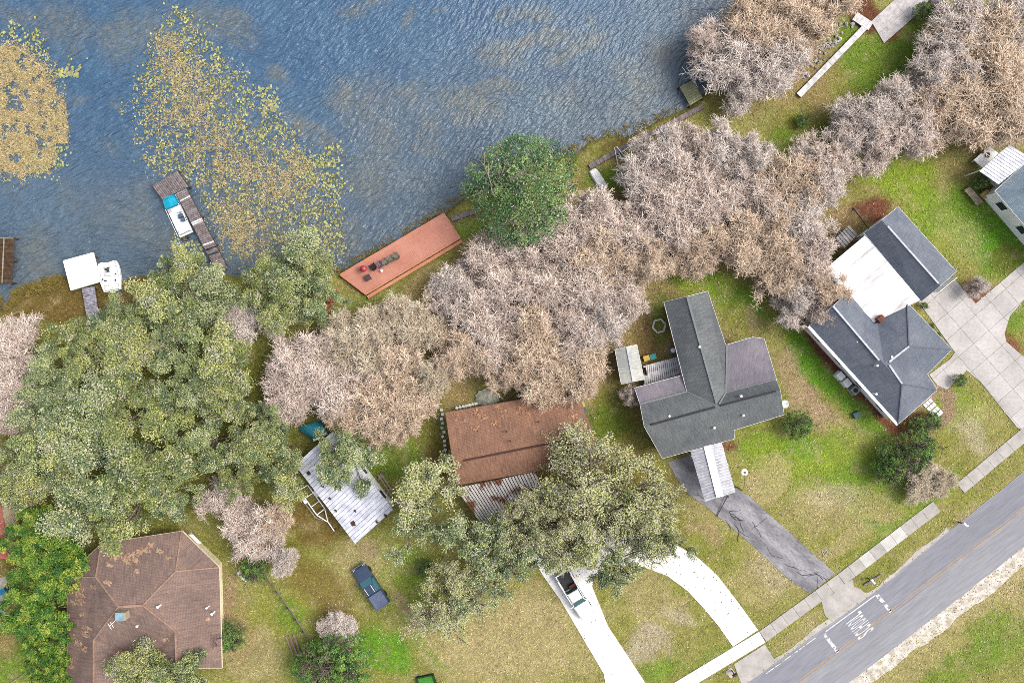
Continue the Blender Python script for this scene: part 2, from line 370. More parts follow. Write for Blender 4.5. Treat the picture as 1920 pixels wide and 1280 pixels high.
# patches of turf, dead grass, leaf litter and mulch: (u, v, half-length, half-width, angle, colour, strength)
ZONES = [
    (1000, 600, 330, 170, 15, LITTER, .8), (1350, 390, 270, 130, 10, LITTER, .8), (690, 720, 170, 120, 0, LITTER, .7), (1840, 150, 150, 140, 0, LITTER, .8),
    (1450, 90, 140, 110, 0, LITTER, .8), (300, 780, 330, 200, 0, OLIVE * .8, .9), (1100, 940, 190, 130, 0, BROWN, .5), (60, 1080, 80, 160, 0, BROWN, .6),
    (1640, 110, 120, 55, 35, GREEN * .9, .85), (1690, 60, 70, 40, 35, GREEN, .7), (1500, 250, 60, 50, 0, OLIVE * .85, .9), (1470, 280, 50, 36, 0, GREEN * .95, .7), (1530, 180, 30, 40, 30, LITTER, .6),
    (1700, 335, 130, 44, 15, LIME, .9), (1770, 400, 90, 70, 30, LIME, .85), (1830, 350, 70, 50, 0, GREEN, .8), (1850, 420, 60, 60, 45, BRIGHT, .8), (1900, 450, 50, 80, 45, BRIGHT, .9), (1790, 430, 60, 36, 45, TAN, .35), (1760, 400, 40, 60, 45, GREEN, .5),
    (1890, 480, 30, 30, 0, BROWN, .5), (1780, 330, 30, 30, 0, LITTER, .5), (1630, 400, 52, 26, -10, MULCH * 1.15, .95), (1585, 420, 25, 25, 0, LITTER, .8),
    (1270, 515, 62, 18, 8, BRIGHT, .9), (1330, 545, 70, 26, 20, LIME, .8), (1420, 590, 80, 24, 48, BRIGHT, .75), (1370, 560, 60, 30, 40, GREEN, .6), (1390, 600, 40, 30, 45, OLIVE, .6),
    (1530, 690, 90, 22, 52, BRIGHT, .95), (1620, 790, 60, 24, 52, BRIGHT, .7), (1480, 690, 130, 22, 55, PINK, .6), (1560, 800, 90, 26, 45, PINK, .5), (1450, 640, 25, 40, 0, OLIVE, .6),
    (1420, 830, 50, 14, -15, BRIGHT, .7), (1540, 870, 140, 76, 20, LIME, .85), (1700, 930, 60, 40, 0, LIME, .5), (1800, 760, 60, 40, 40, LIME, .6), (1450, 850, 60, 40, 0, LIME, .7), (1600, 900, 60, 40, 0, GREEN, .6), (1500, 830, 50, 24, 0, BRIGHT, .6), (1640, 900, 60, 40, 0, GREEN, .6), (1640, 985, 26, 16, 30, BRIGHT, .95), (1520, 950, 50, 40, 30, TAN, .5), (1600, 950, 110, 40, 20, TAN, .45),
    (1440, 900, 40, 50, 30, TAN, .6), (1560, 1030, 70, 20, -35, TAN, .5), (1660, 1010, 70, 14, -38, GREEN, .7), (1760, 920, 60, 20, -38, GREEN, .7),
    (1790, 770, 60, 40, 40, GREEN, .5), (1830, 800, 60, 46, 35, TAN, .45), (1870, 790, 30, 40, 40, OLIVE, .5), (1780, 840, 50, 40, 0, OLIVE, .4),
    (1600, 720, 130, 13, 50, MULCH, 1.0), (1530, 640, 40, 12, 50, MULCH, .95), (1680, 815, 34, 16, 30, MULCH * 1.2, .9), (1720, 785, 34, 22, -35, MULCH * 1.25, .9), (1752, 735, 40, 12, -30, PINK * .9, .9), (1776, 760, 14, 36, 20, PINK * .8, .9), (1832, 545, 30, 26, 30, MULCH * 1.2, .95),
    (1893, 645, 22, 34, -10, MULCH * 1.4, .85), (1905, 600, 26, 30, 0, GREEN, .8), (1620, 18, 60, 30, 30, MULCH, .95), (1690, 50, 50, 10, -40, MULCH, .8), (1367, 832, 18, 14, -15, MULCH * 1.3, .9), (1815, 330, 34, 30, 45, LITTER, .5), (1845, 358, 22, 18, 45, MULCH * .8, .8),
    (960, 1210, 130, 80, 0, TAN, .7), (1010, 1130, 50, 40, 0, TAN, .5), (1210, 1130, 70, 60, 30, TAN, .5), (1215, 1210, 40, 40, 0, TAN * .95, .4), (1240, 1255, 40, 20, -30, GREEN, .7), (1170, 1150, 20, 60, -30, OLIVE, .6), (1320, 1240, 50, 14, -32, GREEN, .4),
    (1440, 1090, 80, 60, 40, TAN, .5), (1350, 1020, 60, 30, 40, OLIVE, .8), (1320, 1000, 40, 20, 40, PINK, .5), (1330, 960, 60, 20, 40, TAN, .4), (1480, 1130, 70, 14, -35, OLIVE, .5),
    (715, 1215, 70, 34, 20, BRIGHT, .9), (600, 1230, 80, 50, 0, GREEN, .6), (740, 1080, 90, 60, 45, LIME * .95, .6), (770, 1050, 50, 40, 0, GREEN, .5), (680, 1050, 46, 60, 50, TAN * .95, .6), (820, 1240, 90, 14, 52, TAN, .6), (790, 1200, 90, 9, 52, GREEN, .6), (770, 1150, 70, 10, 55, TAN, .5),
    (590, 980, 60, 60, 40, BROWN * 1.1, .8), (560, 1050, 30, 90, -35, OLIVE, .8), (600, 1120, 50, 90, -35, BROWN * 1.25, .6), (530, 1160, 60, 60, 0, OLIVE * 1.1, .8), (545, 1150, 20, 50, -30, GREEN, .7), (470, 1230, 60, 60, 0, TAN * .9, .6), (425, 1140, 12, 70, 0, PINK * .85, .7), (450, 1190, 20, 60, 0, LITTER, .6),
    (745, 860, 50, 50, -30, GREEN * .9, .8), (820, 850, 24, 60, 0, BROWN * 1.2, .7), (800, 800, 40, 40, 0, OLIVE * .8, .7), (1150, 770, 46, 60, 0, OLIVE * .85, .9), (1130, 790, 40, 30, 0, GREEN * .8, .6), (1200, 640, 30, 50, 0, BROWN, .6), (1240, 600, 20, 40, 0, GREEN * .85, .6),
    (30, 1250, 90, 40, -10, GREEN, .8), (90, 1260, 40, 20, 0, BRIGHT, .6), (10, 1210, 30, 20, 0, LITTER, .6), (-40, 1130, 60, 60, 0, TAN, .5),
    (760, 510, 110, 16, -28, OLIVE * .9, .9), (880, 432, 34, 16, -20, GREEN, .8), (700, 560, 60, 20, -20, GREEN * .8, .5), (1135, 335, 30, 26, 0, GREEN * .95, .8), (1110, 290, 60, 16, -28, OLIVE * .9, .8), (1160, 265, 40, 12, -20, BROWN, .7),
    (130, 570, 150, 34, -6, BROWN * 1.1, .9), (1880, 1190, 60, 50, 0, GREEN, .6), (1800, 1250, 90, 26, -30, GREEN * .9, .6), (1700, 1260, 130, 30, -35, TAN, .5), (1850, 1120, 120, 26, -37, TAN, .6), (1950, 1080, 80, 60, -37, TAN, .5),
    (1222, 1195, 34, 30, 0, PALE, .55), (1190, 1225, 26, 22, 0, PALE, .5), (1270, 1150, 30, 16, 30, PALE, .4), (1820, 815, 40, 26, 30, PALE, .45), (1450, 1080, 40, 30, 40, PALE, .3), (1560, 930, 50, 30, 0, PALE, .3), (1090, 1230, 30, 40, 0, TAN, .4), (690, 1035, 20, 20, 0, PINK, .5), (770, 1150, 12, 30, -35, PINK, .5),
    (1780, 1000, 120, 12, -37, TAN * .95, .5), (1500, 1185, 60, 12, -37, TAN * .9, .5), (1640, 1070, 50, 12, -37, OLIVE * .9, .6),
]
def ground_colour(x, y):
    u, v = x * S + 960, 640 - y * S
    wob = (fbm(x, y, 3.0, 5) - .5) * 40; wob2 = (fbm(x, y, 3.0, 9) - .5) * 40
    n = fbm(x, y, 5.0, 21)[..., None]; n2 = fbm(x, y, 1.6, 31)[..., None]
    col = OLIVE * (1 - n) * 1.0 + (OLIVE * .65 + TAN * .35) * n
    for zu, zv, a, b, an, cc, st in ZONES:
        t = math.radians(an); du, dv = u + wob - zu, v + wob2 - zv
        p, q = (du * math.cos(t) + dv * math.sin(t)) / a, (-du * math.sin(t) + dv * math.cos(t)) / b
        r = np.sqrt(p * p + q * q) + (n2[..., 0] - .5) * .7
        k = (np.clip((1.25 - r) / .5, 0, 1) * st)[..., None]
        col = col * (1 - k) + cc * k
    col = col * (.82 + .36 * fbm(x, y, .9, 41)[..., None])
    sp = np.clip((fbm(x, y, 1.1, 51) - .6) / .12, 0, 1)[..., None] * .35
    return col * (1 - sp) + (TAN * .9) * sp

fx = np.arange(-70, 70.01, .4); fy = np.arange(-50, 50.01, .4)
ext = np.array([4, 10, 20, 40, 80, 150, 300.])
xs = np.concatenate([(-70 - ext)[::-1], fx, 70 + ext]); ys = np.concatenate([(-50 - ext)[::-1], fy, 50 + ext])
X, Y = np.meshgrid(xs, ys); D = shore_dist(X, Y)
Dn = D + (fbm(X, Y, 2.0, 71) - .5) * 1.2
Z = np.where(Dn > .8, 0, -1.6 * np.clip((.8 - Dn) / 3.2, 0, 1) ** 1.0)
Z = Z + np.where(Dn > 1.5, (fbm(X, Y, 1.2, 77) - .5) * .02 - .012, 0)
nx, ny = len(xs), len(ys)
I = np.arange(nx * ny).reshape(ny, nx)
Q = np.stack([I[:-1, :-1], I[:-1, 1:], I[1:, 1:], I[1:, :-1]], -1).reshape(-1, 4)
GC = ground_colour(X, Y)
wet = np.clip((1.0 - Dn) / 1.0, 0, 1)[..., None]
GC = GC * (1 - .55 * wet)
ZONES_DONE = True
b = NB('lawn_and_soil'); at = b.n('ShaderNodeVertexColor', layer_name='Col'); col = at.outputs['Color']
n1 = b.noise(b.pos(), 2.2, 6, .7); col = b.mix(1.0, col, b.mix(b.ramp(n1, .3, .7), (.62, .66, .6), (1.3, 1.24, 1.2)), 'MULTIPLY')
n2 = b.noise(b.pos(), 9.0, 4, .75); col = b.mix(1.0, col, b.mix(b.ramp(n2, .32, .68), (.5, .52, .5), (1.42, 1.4, 1.36)), 'MULTIPLY')
n3 = b.noise(b.pos(), 3.7, 5, .7); col = b.mix(b.ramp(n3, .6, .74, 0, .32), col, tuple(TAN))
b.bump(n2, .8, .1); M['ground'] = b.done(col, .95, .08)
g = obj('ground', fast_mesh('ground', np.stack([X, Y, Z], -1), quads=Q, attr=GC.reshape(-1, 3)), M['ground'], kind='structure', smooth=True)

# the lake: one sheet; the vertex colour says where weed grows close under the surface
WZ = -0.35
WEED = [(380, 190, 90, 150, -22, .3), (480, 330, 100, 110, -25, .3), (540, 410, 80, 80, 0, .3), (20, 205, 95, 125, 0, .4), (400, 40, 90, 26, 20, .8), (300, 55, 20, 10, 0, .8), (220, 70, 46, 50, 60, .7), (260, 60, 60, 30, 0, .55), (150, 50, 40, 24, 0, .5), (100, 40, 60, 40, 0, .6), (30, 25, 60, 20, 0, .55), (120, 80, 30, 30, 0, .5), (440, 40, 36, 20, 20, .75), (520, 145, 26, 14, 30, .8),
        (580, 235, 60, 16, 35, .75), (620, 270, 40, 20, 40, .6), (110, 180, 26, 24, 0, .4), (210, 190, 18, 14, 0, .45), (145, 190, 16, 10, 0, .5), (200, 280, 20, 20, 0, .3), (660, 20, 30, 12, 0, .5), (700, 10, 26, 10, 0, .7), (770, 25, 8, 26, 5, .8), (815, 5, 16, 8, 0, .7), (650, 180, 40, 30, 20, .6), (690, 200, 50, 60, 20, .5), (720, 250, 40, 60, 10, .55),
        (760, 180, 50, 30, 0, .5), (800, 230, 30, 40, 0, .45), (870, 180, 60, 30, 0, .7), (900, 200, 46, 40, 10, .6), (930, 160, 50, 14, 0, .6), (950, 95, 50, 30, 0, .6), (1000, 78, 90, 16, -4, .8), (1090, 95, 60, 16, -24, .75), (1120, 70, 30, 24, 0, .6), (1010, 30, 46, 16, 10, .75), (950, 22, 16, 12, 0, .6), (1100, 40, 16, 10, 0, .5), (1240, 100, 30, 30, 0, .5), (1200, 150, 50, 40, 30, .45), (1180, 200, 40, 20, 0, .35),
        (690, 330, 50, 50, 0, .5), (720, 300, 40, 20, 0, .4), (800, 270, 40, 16, 0, .4), (760, 330, 40, 30, 0, .25), (60, 480, 40, 60, 0, .5), (90, 530, 30, 40, 0, .55), (200, 400, 60, 60, 0, .3), (130, 370, 24, 30, 0, .3), (260, 400, 40, 60, 0, .45), (300, 440, 50, 40, 0, .35), (650, 440, 30, 40, 0, .4), (20, 350, 30, 20, 0, .25), (120, 350, 30, 14, 0, .3), (1060, 180, 60, 30, 0, .3), (1300, 20, 20, 20, 0, .3)]
wx = np.concatenate([[-420, -300, -200, -130, -90], np.arange(-70, 40.01, .5), [60, 90, 140, 220, 330, 450]]); wy = np.concatenate([[-40, -20], np.arange(0, 50.01, .5), [60, 90, 140, 220, 330, 460]])
WX, WY = np.meshgrid(wx, wy); wu, wv = WX * S + 960, 640 - WY * S
wob = (fbm(WX, WY, 3, 105) - .5) * 50; wob2 = (fbm(WX, WY, 3, 115) - .5) * 50
wd = np.zeros(WX.shape)
for zu, zv, a, bb, an, st in WEED:
    t = math.radians(an); du, dv = wu + wob - zu, wv + wob2 - zv
    r = np.hypot((du * math.cos(t) + dv * math.sin(t)) / a, (-du * math.sin(t) + dv * math.cos(t)) / bb)
    wd = np.maximum(wd, np.clip((1.3 - r) / .9, 0, 1) * st)
deep = np.clip(-shore_dist(WX, WY) / 22.0, 0, 1)
WI = np.arange(WX.size).reshape(WX.shape); WQ = np.stack([WI[:-1, :-1], WI[:-1, 1:], WI[1:, 1:], WI[1:, :-1]], -1).reshape(-1, 4)
b = NB('lake_water'); at = b.n('ShaderNodeVertexColor', layer_name='Col')
sep = b.n('ShaderNodeSeparateColor'); b.l(at.outputs['Color'], sep.inputs[0])
base = b.mix(sep.outputs[1], c(102, 119, 132), c(77, 114, 148))
mott = b.noise(b.pos((1, .6, 1), .6), .12, 3); base = b.mix(1.0, base, b.mix(b.ramp(mott, .35, .65), (.86, .88, .92), (1.12, 1.1, 1.06)), 'MULTIPLY')
wn1 = b.noise(b.pos(), 2.6, 6, .8); wf = b.math('MULTIPLY', b.ramp(sep.outputs[0], 0, .6), b.math('MULTIPLY', b.ramp(wn1, .34, .62), b.ramp(b.noise(b.pos((.5, 1, 1), math.radians(30)), 5.0, 3, .7), .3, .6)))
wn2 = b.noise(b.pos(), 1.3, 3); weedc = b.mix(b.ramp(wn2, .4, .6), c(164, 148, 106), c(136, 134, 100))
base = b.mix(b.math('MULTIPLY', wf, .85), base, weedc)
warp = b.n('ShaderNodeVectorMath', operation='ADD')
wnz = b.n('ShaderNodeTexNoise'); b.l(b.geo.outputs['Position'], wnz.inputs['Vector']); wnz.inputs['Scale'].default_value = .09; wnz.inputs['Detail'].default_value = 1
sc_ = b.n('ShaderNodeVectorMath', operation='SCALE'); b.l(wnz.outputs['Color'], sc_.inputs[0]); sc_.inputs['Scale'].default_value = 3.5
b.l(b.geo.outputs['Position'], warp.inputs[0]); b.l(sc_.outputs[0], warp.inputs[1])
r1 = b.noise(b.pos((.22, 1.0, 1), math.radians(16), warp.outputs[0]), 2.3, 3, .5)
r2 = b.noise(b.pos((.34, 1.0, 1), math.radians(44), warp.outputs[0]), 2.9, 3, .5)
r3 = b.n('ShaderNodeSeparateXYZ'); b.l(b.geo.outputs['Position'], r3.inputs[0])
gx = b.ramp(r3.outputs[0], -45, 5)
hgt = b.math('ADD', b.math('MULTIPLY', r1, b.math('SUBTRACT', 1.25, b.math('MULTIPLY', gx, .7))), b.math('MULTIPLY', r2, b.math('ADD', .25, b.math('MULTIPLY', gx, .5))))
b.bump(hgt, 1.0, .5)
M['water'] = b.done(base, .38, .5)
lake = obj('lake_water', fast_mesh('lake_water', np.stack([WX, WY, np.full(WX.shape, WZ)], -1), quads=WQ, attr=np.stack([wd, deep, deep], -1).reshape(-1, 3)), M['water'], kind='structure', smooth=True)

# ------------------------------------------------------------------ road, kerbs, footpath, drives
def px(pts, z=0): return [P(u, v, z) for u, v in pts]
def ribbon(left, right, z0, z1):
    V, F = [], []
    for a, d in zip(left, right):
        V += [Vector((a[0], a[1], z1)), Vector((d[0], d[1], z1)), Vector((d[0], d[1], z0)), Vector((a[0], a[1], z0))]
    for i in range(len(left) - 1):
        a, d = i * 4, i * 4 + 4
        F += [[a, a + 1, d + 1, d], [a + 1, a + 2, d + 2, d + 1], [a + 3, a, d, d + 3]]
    return V, F
def struct(name, VF, m):
    o = part(name, VF, m, None, kind='structure'); return o
def wiggle(pts, amp, n=8):
    out = []
    for i in range(len(pts) - 1):
        for k in range(n):
            p = Vector(pts[i]).lerp(Vector(pts[i + 1]), k / n); out.append((p[0] + R.uniform(-amp, amp), p[1] + R.uniform(-amp, amp)))
    return out + [pts[-1]]
def ragged(pts, amp, n):
    out = wiggle(pts, .8, n); a = np.array(out); k = (fbm(a[:, 0], a[:, 1], 60.0, 201, 4) - .5) * 2 * amp * 1.6
    return [(q[0] + s_ * .6, q[1] + s_ * .8) for q, s_ in zip(out, k)]
RU = [(640, 1860), (1010, 1577), (1400, 1280), (1640, 1110), (1780, 994), (1920, 883), (2300, 580), (2900, 100)]
RL = [(830, 1860), (1205, 1577), (1590, 1280), (1773, 1141), (1850, 1080), (1920, 1023), (2400, 640), (3000, 160)]
struct('shell_shoulder', ribbon(px(wiggle([(u - 6, v - 4) for u, v in RL], 1, 60)), px(ragged([(u + 21, v + 20) for u, v in RL], 8, 60)), -.1, .016), M['shell'])
struct('gravel_edge', ribbon(px(ragged([(u - 6, v - 6) for u, v in RU[:5]], 4, 60)), px([(u + 3, v + 3) for u, v in wiggle(RU[:5], 0, 60)]), -.1, .016), M['concrete'])
road = struct('road', ribbon(px(wiggle(RU, 1.0)), px(wiggle(RL, 1.2)), -.1, .024), M['asphalt'])
def line_part(name, a, b_, wd, m, z=.032):
    A, B = P(*a), P(*b_); d = (B - A).normalized(); n_ = Vector((-d.y, d.x, 0)) * wd / 2
    V = [A - n_, A + n_, B + n_, B - n_]; V = [Vector((v.x, v.y, z)) for v in V]
    return part(name, (V, [[3, 2, 1, 0]]), m, road)
struct('dark_lane', ribbon(px([(u + 1.5, v + 2) for u, v in wiggle(RU, .6)]), px([((a[0] + b2[0]) / 2, (a[1] + b2[1]) / 2) for a, b2 in zip(wiggle(RU, 0), wiggle(RL, 0))]), 0, .0275), plain('darker_asphalt_lane', c(162, 163, 172), c(150, 151, 160), .5, .9, bump=.1, stretch=(.1, 1, 1), rot=math.radians(37.4), fine=.16))
mid = lambda t: tuple(np.array(RU[2]) * .5 + np.array(RL[2]) * .5 + (np.array(RU[5]) * .5 + np.array(RL[5]) * .5 - np.array(RU[2]) * .5 - np.array(RL[2]) * .5) * t)
for s_ in (-2.2, 2.2):
    line_part('centre_line', tuple(np.array(mid(-.6)) + (s_ * .6, s_ * .8)), tuple(np.array(mid(1.7)) + (s_ * .6, s_ * .8)), .11, M['yellow_paint'])
line_part('edge_line', (1548, 1183), (1641, 1115), .13, M['road_paint'])
line_part('edge_line', (1436, 1262), (1530, 1194), .10, M['worn_paint'])
line_part('crossing_bar', (1644, 1114), (1671, 1147), .42, M['worn_paint'])
line_part('crossing_bar', (1545, 1187), (1571, 1222), .42, M['worn_paint'])
# the word SCHOOL painted in the lane, read by drivers heading down-left
ex, ey = Vector((-.607, .795, 0)), Vector((-.795, -.607, 0)); ctr = P(1611, 1171)
for i, ch in enumerate('SCHOOL'):
    cu = bpy.data.curves.new('letter', 'FONT'); cu.body = ch; cu.size = 1.0; cu.resolution_u = 3; cu.offset = .012
    to = bpy.data.objects.new('letter_tmp', cu); COL.objects.link(to)
    bpy.context.view_layer.update()
    me0 = bpy.data.meshes.new_from_object(to.evaluated_get(bpy.context.evaluated_depsgraph_get()))
    bpy.data.objects.remove(to)
    co = np.array([v.co[:] for v in me0.vertices]); lo_, hi_ = co.min(0), co.max(0)
    V = []
    for p in co:
        a = (p[0] - lo_[0]) / (hi_[0] - lo_[0]) * .37 + i * .475 - 1.4; q = (p[1] - lo_[1]) / (hi_[1] - lo_[1]) * 2.3 - 1.15
        w_ = ctr + ex * a + ey * q; V.append(Vector((w_.x, w_.y, 0.0325)))
    part('painted_letter', (V, [list(p.vertices) for p in me0.polygons]), M['road_paint'], road)

M['pale_concrete'] = plain('pale_concrete', c(238, 236, 230), c(218, 214, 208), .8, .9, bump=.1, fine=.08)
SW = [(1150, 1345), (1262, 1280), (1423, 1183), (1570, 1076), (1727, 956), (1793, 906), (1905, 812), (2060, 690)]
foot = thing('footpath', 'pale concrete footpath slabs running beside the road', 'footpath', P(1500, 1130)); del foot['category']; del foot['label']; foot['kind'] = 'structure'
acc = 0
for i in range(len(SW) - 1):
    A, B = P(*SW[i]), P(*SW[i + 1]); d = B - A; L = d.length; n_ = max(1, round(L / 1.55)); side = Vector((d.y, -d.x, 0)).normalized() * 1.45
    for k in range(n_):
        a, e = A + d * (k / n_) + d.normalized() * .015, A + d * ((k + 1) / n_) - d.normalized() * .015
        if i == 4 and k > 0: continue          # grass has grown over the path here
        z1 = .075 + R.uniform(-.006, .006)
        m = M['white_concrete'] if (i in (0, 1)) else M['pale_concrete'] if (i == 3 and k in (2, 4, 5)) else M['concrete']
        part('paving_slab', prism([a, e, e + side, a + side], -.05, z1), m, foot)

HS = [(1140, 1310), (1132, 1262), (1050, 1123), (1018, 1078), (996, 1040), (1000, 1006), (1050, 990), (1130, 992), (1210, 1004), (1270, 1022), (1310, 1046), (1345, 1078), (1385, 1130), (1421, 1180), (1374, 1211),
      (1345, 1170), (1320, 1140), (1288, 1106), (1250, 1078), (1200, 1060), (1150, 1058), (1115, 1078), (1110, 1098), (1117, 1116), (1140, 1173), (1175, 1226), (1230, 1310)]
hsd = thing('concrete_driveway', '', '', P(1150, 1100)); del hsd['category']; del hsd['label']; hsd['kind'] = 'structure'
slabs(hsd, 'concrete_slab', [tuple(P(u, v)[:2]) for u, v in HS], math.radians(-58), 3.6, -.05, .05, M['white_concrete'], gap=.014, off=(.9, .3))
struct('driveway_apron', prism(px([(1376, 1244), (1434, 1207), (1452, 1236), (1418, 1262), (1390, 1282)]), -.05, .04), M['concrete'])
struct('asphalt_driveway', prism(px([(1252, 866), (1300, 850), (1352, 880), (1386, 920), (1405, 930), (1440, 962), (1500, 1015), (1545, 1056), (1566, 1074), (1518, 1112), (1480, 1086), (1420, 1030), (1372, 988), (1340, 962), (1318, 945), (1290, 925), (1268, 895)]), -.05, .03), M['old_asphalt'])
crk = []
for _ in range(16):
    t_ = R.random(); q = lerp(P(1350, 950), P(1535, 1085), t_) + Vector((R.uniform(-1.2, 1.2), R.uniform(-.9, .9), 0)); an = R.choice((-42, -42, 40)) + R.uniform(-25, 25); pts = [q]
    for k in range(R.randint(3, 6)): an += R.uniform(-35, 35); pts.append(pts[-1] + Vector((math.cos(math.radians(an)), math.sin(math.radians(an)), 0)) * R.uniform(.3, .6))
    for a, b2 in zip(pts[:-1], pts[1:]):
        d = (b2 - a).normalized(); n_ = Vector((-d.y, d.x, 0)) * R.uniform(.02, .045); crk.append(([Vector((v_.x, v_.y, .035)) for v_ in (a - n_, a + n_, b2 + n_, b2 - n_)], [[3, 2, 1, 0]]))
part('cracks', merge(*crk), plain('dark_crack', c(84, 82, 88), c(70, 68, 74), 3, .95, bump=0), bpy.data.objects['asphalt_driveway'], kind='stuff')
struct('driveway_apron', prism(px(wiggle([(1540, 1123), (1598, 1086), (1602, 1100), (1630, 1112), (1605, 1130), (1572, 1150), (1556, 1162), (1546, 1150)], 2, 3)), -.05, .032), M['concrete'])
DD = [(1722, 566), (1788, 522), (1829, 569), (1945, 470), (1985, 515), (1920, 562), (1893, 592), (1883, 625), (1886, 640), (2010, 748), (1950, 800), (1916, 806), (1906, 800), (1838, 716), (1812, 694), (1775, 730), (1757, 722), (1742, 702), (1782, 672), (1790, 660)]
dd = thing('paved_driveway', '', '', P(1830, 660)); del dd['category']; del dd['label']; dd['kind'] = 'structure'
slabs(dd, 'concrete_slab', [tuple(P(u, v)[:2]) for u, v in DD], math.radians(-49), 2.35, -.05, .05, M['concrete_drive'], off=(.4, .7))
struct('neighbour_drive', prism(px([(-60, 1092), (13, 1080), (14, 1120), (8, 1172), (-60, 1180)]), -.05, .03), M['concrete'])
# garden paving at the slate-blue house
pv = thing('garden_stepping_stones', 'white square stepping stones laid in a grid on brown mulch', 'paving', P(1748, 766))
A, B, C_, D_ = P(1729, 758), P(1744, 745), P(1769, 774), P(1755, 787)
for i in range(4):
    for j in range(3):
        q = lambda s_, t_: lerp(lerp(A, B, s_), lerp(D_, C_, s_), t_)
        s0, s1, t0, t1 = j / 3 + .03, (j + 1) / 3 - .03, i / 4 + .03, (i + 1) / 4 - .03
        part('paver', prism([q(s0, t0), q(s1, t0), q(s1, t1), q(s0, t1)], -.02, .06), M['white'], pv)
part('threshold_slab', prism(px([(1721, 752), (1736, 739), (1743, 744), (1728, 757)]), -.02, .06), M['white'], pv)
# patio at the boat landing
pt = thing('patio', '', '', P(1690, 40)); del pt['category']; del pt['label']; pt['kind'] = 'structure'
slabs(pt, 'patio_slab', [tuple(P(u, v)[:2]) for u, v in [(1633, 41), (1657, 82), (1722, 25), (1790, -60), (1720, -60), (1677, 0)]], math.radians(40), 2.6, -.05, .09, plain('patio_concrete', c(238, 232, 230), c(206, 198, 198), 2.2, .9, bump=.2, fine=.2, orand=.04), gap=.02)
# ------------------------------------------------------------------ houses
from mathutils.bvhtree import BVHTree
BV = {}
def drift(rf_, name, blobs, pal, per=26, size=.16):
    """leaf and moss drifts lying on a roof"""
    V, F, C, o0 = [], [], [], ORG[rf_.name]
    for u, v, r_ in blobs:
        for k in range(int(per * r_ / 6)):
            a_, q_ = R.uniform(0, 6.28), r_ * R.random() ** .6; g_ = P(u + q_ * math.cos(a_) * 1.2, v + q_ * math.sin(a_) * .8 + .3 * q_ * math.cos(a_)); d = (g_ - Vector((0, 0, H))).normalized()
            h_ = BV[rf_.name].ray_cast(Vector((0, 0, H)), d)
            if h_[0] is None: continue
            n_ = h_[1] if h_[1].z > 0 else -h_[1]; t_ = n_.orthogonal().normalized(); t_ = Matrix.Rotation(R.uniform(0, 6.28), 3, n_) @ t_; s_ = n_.cross(t_); c_ = h_[0] + n_ * R.uniform(.02, .05) - o0; L_ = size * R.uniform(.6, 1.5); b0 = len(V)
            V += [c_ - t_ * L_, c_ + s_ * L_ * .5, c_ + t_ * L_, c_ - s_ * L_ * .5]; F.append([b0, b0 + 1, b0 + 2, b0 + 3]); cc = np.array(R.choice(pal)) * R.uniform(.8, 1.2); C += [cc] * 4
    me = fast_mesh(name, np.array([list(v) for v in V]), quads=np.array(F), attr=np.array(C)); o = obj(name, me, M['blade'], rf_, kind='stuff'); return o
M['blade'] = colattr('grass_blades', fine=0, island=.0, rough=.9, spec=.1, bump=0)
def roof_mesh(faces, th=.16):
    """faces: lists of (u, v, z). returns top/bottom shell with slope-aligned UVs and the fascia quads"""
    key, V, F = {}, [], []
    for f in faces:
        q = []
        for t in f:
            if t not in key: key[t] = len(V); V.append(P(*t))
            q.append(key[t])
        if area2([V[i] for i in q]) < 0: q.reverse()
        F.append(q)
    cnt = {}
    for f in F:
        for i in range(len(f)): cnt.setdefault(frozenset((f[i], f[(i + 1) % len(f)])), []).append((f[i], f[(i + 1) % len(f)]))
    fas = [e[0] for e in cnt.values() if len(e) == 1]
    return V, F, fas

def set_uv(me, F, V):
    uv = me.uv_layers.new(name='UVMap'); k = 0
    for f in me.polygons:
        n_ = f.normal
        t = Vector((-n_.y, n_.x, 0))
        if t.length < .03: t = Vector((.75, .66, 0))
        t.normalize(); s_ = n_.cross(t)
        for li in f.loop_indices:
            p = me.vertices[me.loops[li].vertex_index].co; uv.data[li].uv = (p.dot(t), p.dot(s_))

def roof(name, root, faces, m, mf, th=.17, kind=None):
    V, F, fas = roof_mesh(faces, th); n = len(V); o0 = ORG[root.name]
    me = fast_mesh(name, [v - o0 for v in V] + [v - o0 - Vector((0, 0, th)) for v in V], F + [[i + n for i in reversed(f)] for f in F])
    o = obj(name, me, m, root); ORG[o.name] = o0; set_uv(me, F, V)
    FV, FF = [], []
    for a, b_ in fas:
        d = (V[b_] - V[a]).normalized(); s_ = Vector((d.y, -d.x, 0)) * .03; up = Vector((0, 0, .01)); dn = Vector((0, 0, -th - .03)); k = len(FV)
        d = d * .02
        A, B = V[a] - d, V[b_] + d
        FV += [A + s_ * .1 + dn, B + s_ * .1 + dn, B + s_ * .1 + up, A + s_ * .1 + up, A + s_ + dn, B + s_ + dn, B + s_ + up, A + s_ + up]
        FF += [[k + i for i in q] for q in ([4, 5, 6, 7], [3, 2, 1, 0], [7, 6, 2, 3], [0, 1, 5, 4])]
    if mf is not None: part('fascia', (FV, FF), mf, o)
    BV[o.name] = BVHTree.FromPolygons(V, F)
    return o

def ridge(parent, a, b_, m, wd=.3, name='ridge_cap'):
    A, B = P(*a) + Vector((0, 0, .03)), P(*b_) + Vector((0, 0, .03))
    return part(name, beam(A, B, wd, .09), m, parent)

